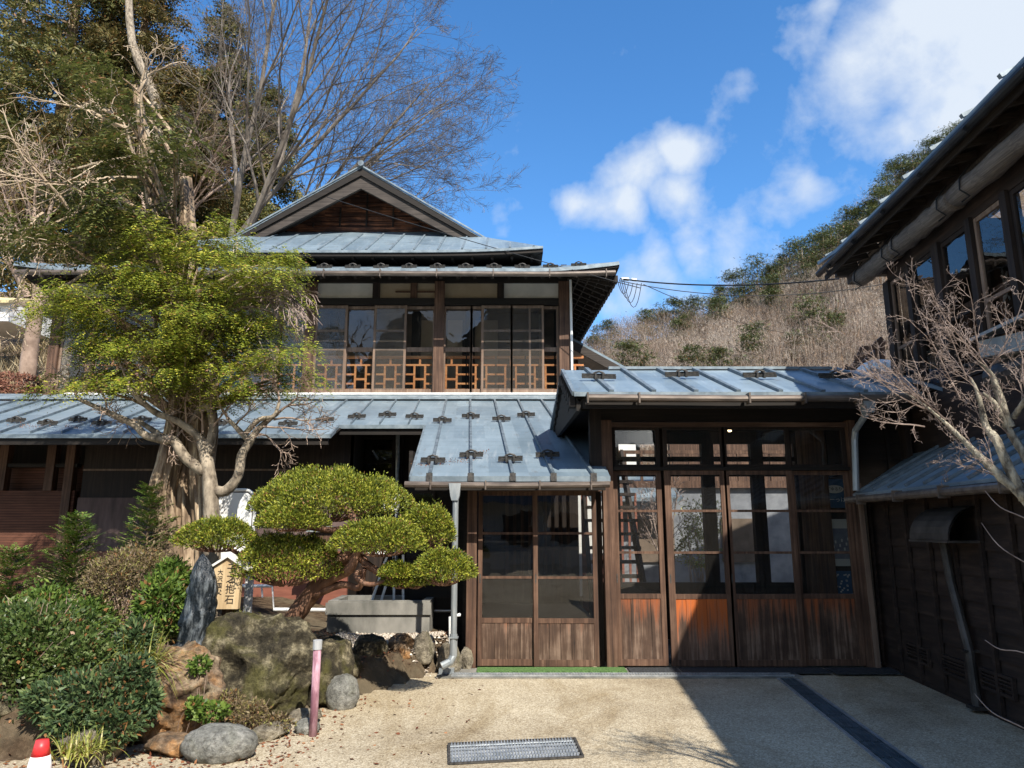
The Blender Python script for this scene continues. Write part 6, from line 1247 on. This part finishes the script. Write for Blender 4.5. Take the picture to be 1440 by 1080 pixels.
# ------------------------------------------------------------------ bare tree leaning in from the right
rt = empty('bare_yard_tree', (2.95, 3.25, 0), 'bare lichen barked tree with pinkish twigs leaning in from the right edge', 'tree')
w = MB(); lim = []
for pts, rad in [([(1560, 900, 3.3), (1500, 800, 3.35), (1445, 712, 3.4), (1405, 665, 3.45), (1370, 630, 3.5), (1335, 598, 3.55), (1300, 575, 3.6), (1262, 548, 3.7)], [.05, .04, .032, .028, .020, .013, .007, .003]),
                 ([(1500, 800, 3.35), (1462, 690, 3.4), (1440, 635, 3.45), (1424, 600, 3.5), (1402, 570, 3.5), (1385, 553, 3.5)], [.036, .03, .026, .024, .018, .008]),
                 ([(1424, 598, 3.5), (1418, 585, 3.5), (1400, 545, 3.5), (1388, 520, 3.5), (1378, 500, 3.5)], [.03, .028, .022, .014, .005]),
                 ([(1440, 700, 3.4), (1405, 620, 3.45), (1385, 600, 3.5), (1375, 560, 3.5), (1362, 530, 3.55)], [.034, .028, .022, .014, .005]),
                 ([(1424, 588, 3.5), (1436, 570, 3.45), (1450, 555, 3.4)], [.022, .018, .012])]:
    c = curve(w, [at(*p)+V(rnd.gauss(0, .012), 0, rnd.gauss(0, .012)) for p in pts], [r_*.72 for r_ in rad], 10, .14, 6); lim.append(c)
w.build('trunk', M['barkg'], rt, True)
RT = dict(seg=(9, 7, 5, 4), wob=(.13, .2, .25, .25), up=(.02, .05, .04, .03), kids=(7, 5, 3, 0), spr=(.75, .8, .8), shr=.45, minr=.0009, sides=(5, 4, 3, 3), lev=3, tap=.2, t0=.08, rk=.5)
tg = MB(); rg = random.Random(77)
for c in lim:
    for i in range(len(c)//3, len(c)):
        if rg.random() < .25:
            d = (c[min(i+1, len(c)-1)]-c[i-1]).normalized(); d = (d*rg.uniform(.2, 1)+V(rg.uniform(-.9, .1), rg.uniform(-.4, .5), rg.uniform(.1, 1))).normalized(); grow(tg, c[i], d, rg.uniform(.22, .5), .0032, 0, rg, RT)
for x, y, x2, y2, L in [(1300, 575, 1190, 505, .5), (1330, 590, 1215, 480, .62), (1290, 560, 1205, 525, .42), (1380, 510, 1350, 430, .4), (1350, 560, 1280, 430, .6), (1300, 600, 1225, 590, .35), (1375, 505, 1300, 430, .45), (1388, 520, 1440, 460, .4), (1360, 535, 1330, 450, .4)]:
    a = at(x, y, 3.55); grow(tg, a, at(x2, y2, 3.45)-a, L*1.15, .0045, 0, rg, dict(RT, wob=(.05, .15, .25, .25)))
for a, b in [((1385, 690), (1440, 728)), ((1380, 735), (1440, 790)), ((1385, 900), (1440, 918)), ((1370, 975), (1432, 1020))]:
    curve(tg, [at(*a, 3.6), at((a[0]+b[0])/2-6, (a[1]+b[1])/2+4, 3.5), at(*b, 3.4), at(b[0]+60, b[1]+30, 3.35)], [.0015, .0025, .003, .004], 4, 0, 4)
tg.build('twigs', M['twigp'], rt)

ct = zel('courtyard_tree', V(2.9, 13.2, .9), [((.3, 0, 1), 1.3, .02), ((-.5, .1, 1), 1.2, .02), ((.7, -.1, .8), 1.2, .018), ((-.1, .2, 1), 1.4, .02)], 'small bare tree in the courtyard seen through the middle porch doors', 91, dict(BK, minr=.004), 'twigp')
blobplant('courtyard_shrub', [((3.45, 13.0, 1.7), (.4, .3, .4)), ((3.3, 13.0, 1.2), (.4, .3, .4))], M['strap'], 2500, .06, .02, 'yellow green shrub in the courtyard seen through the porch glass', 'shrub')
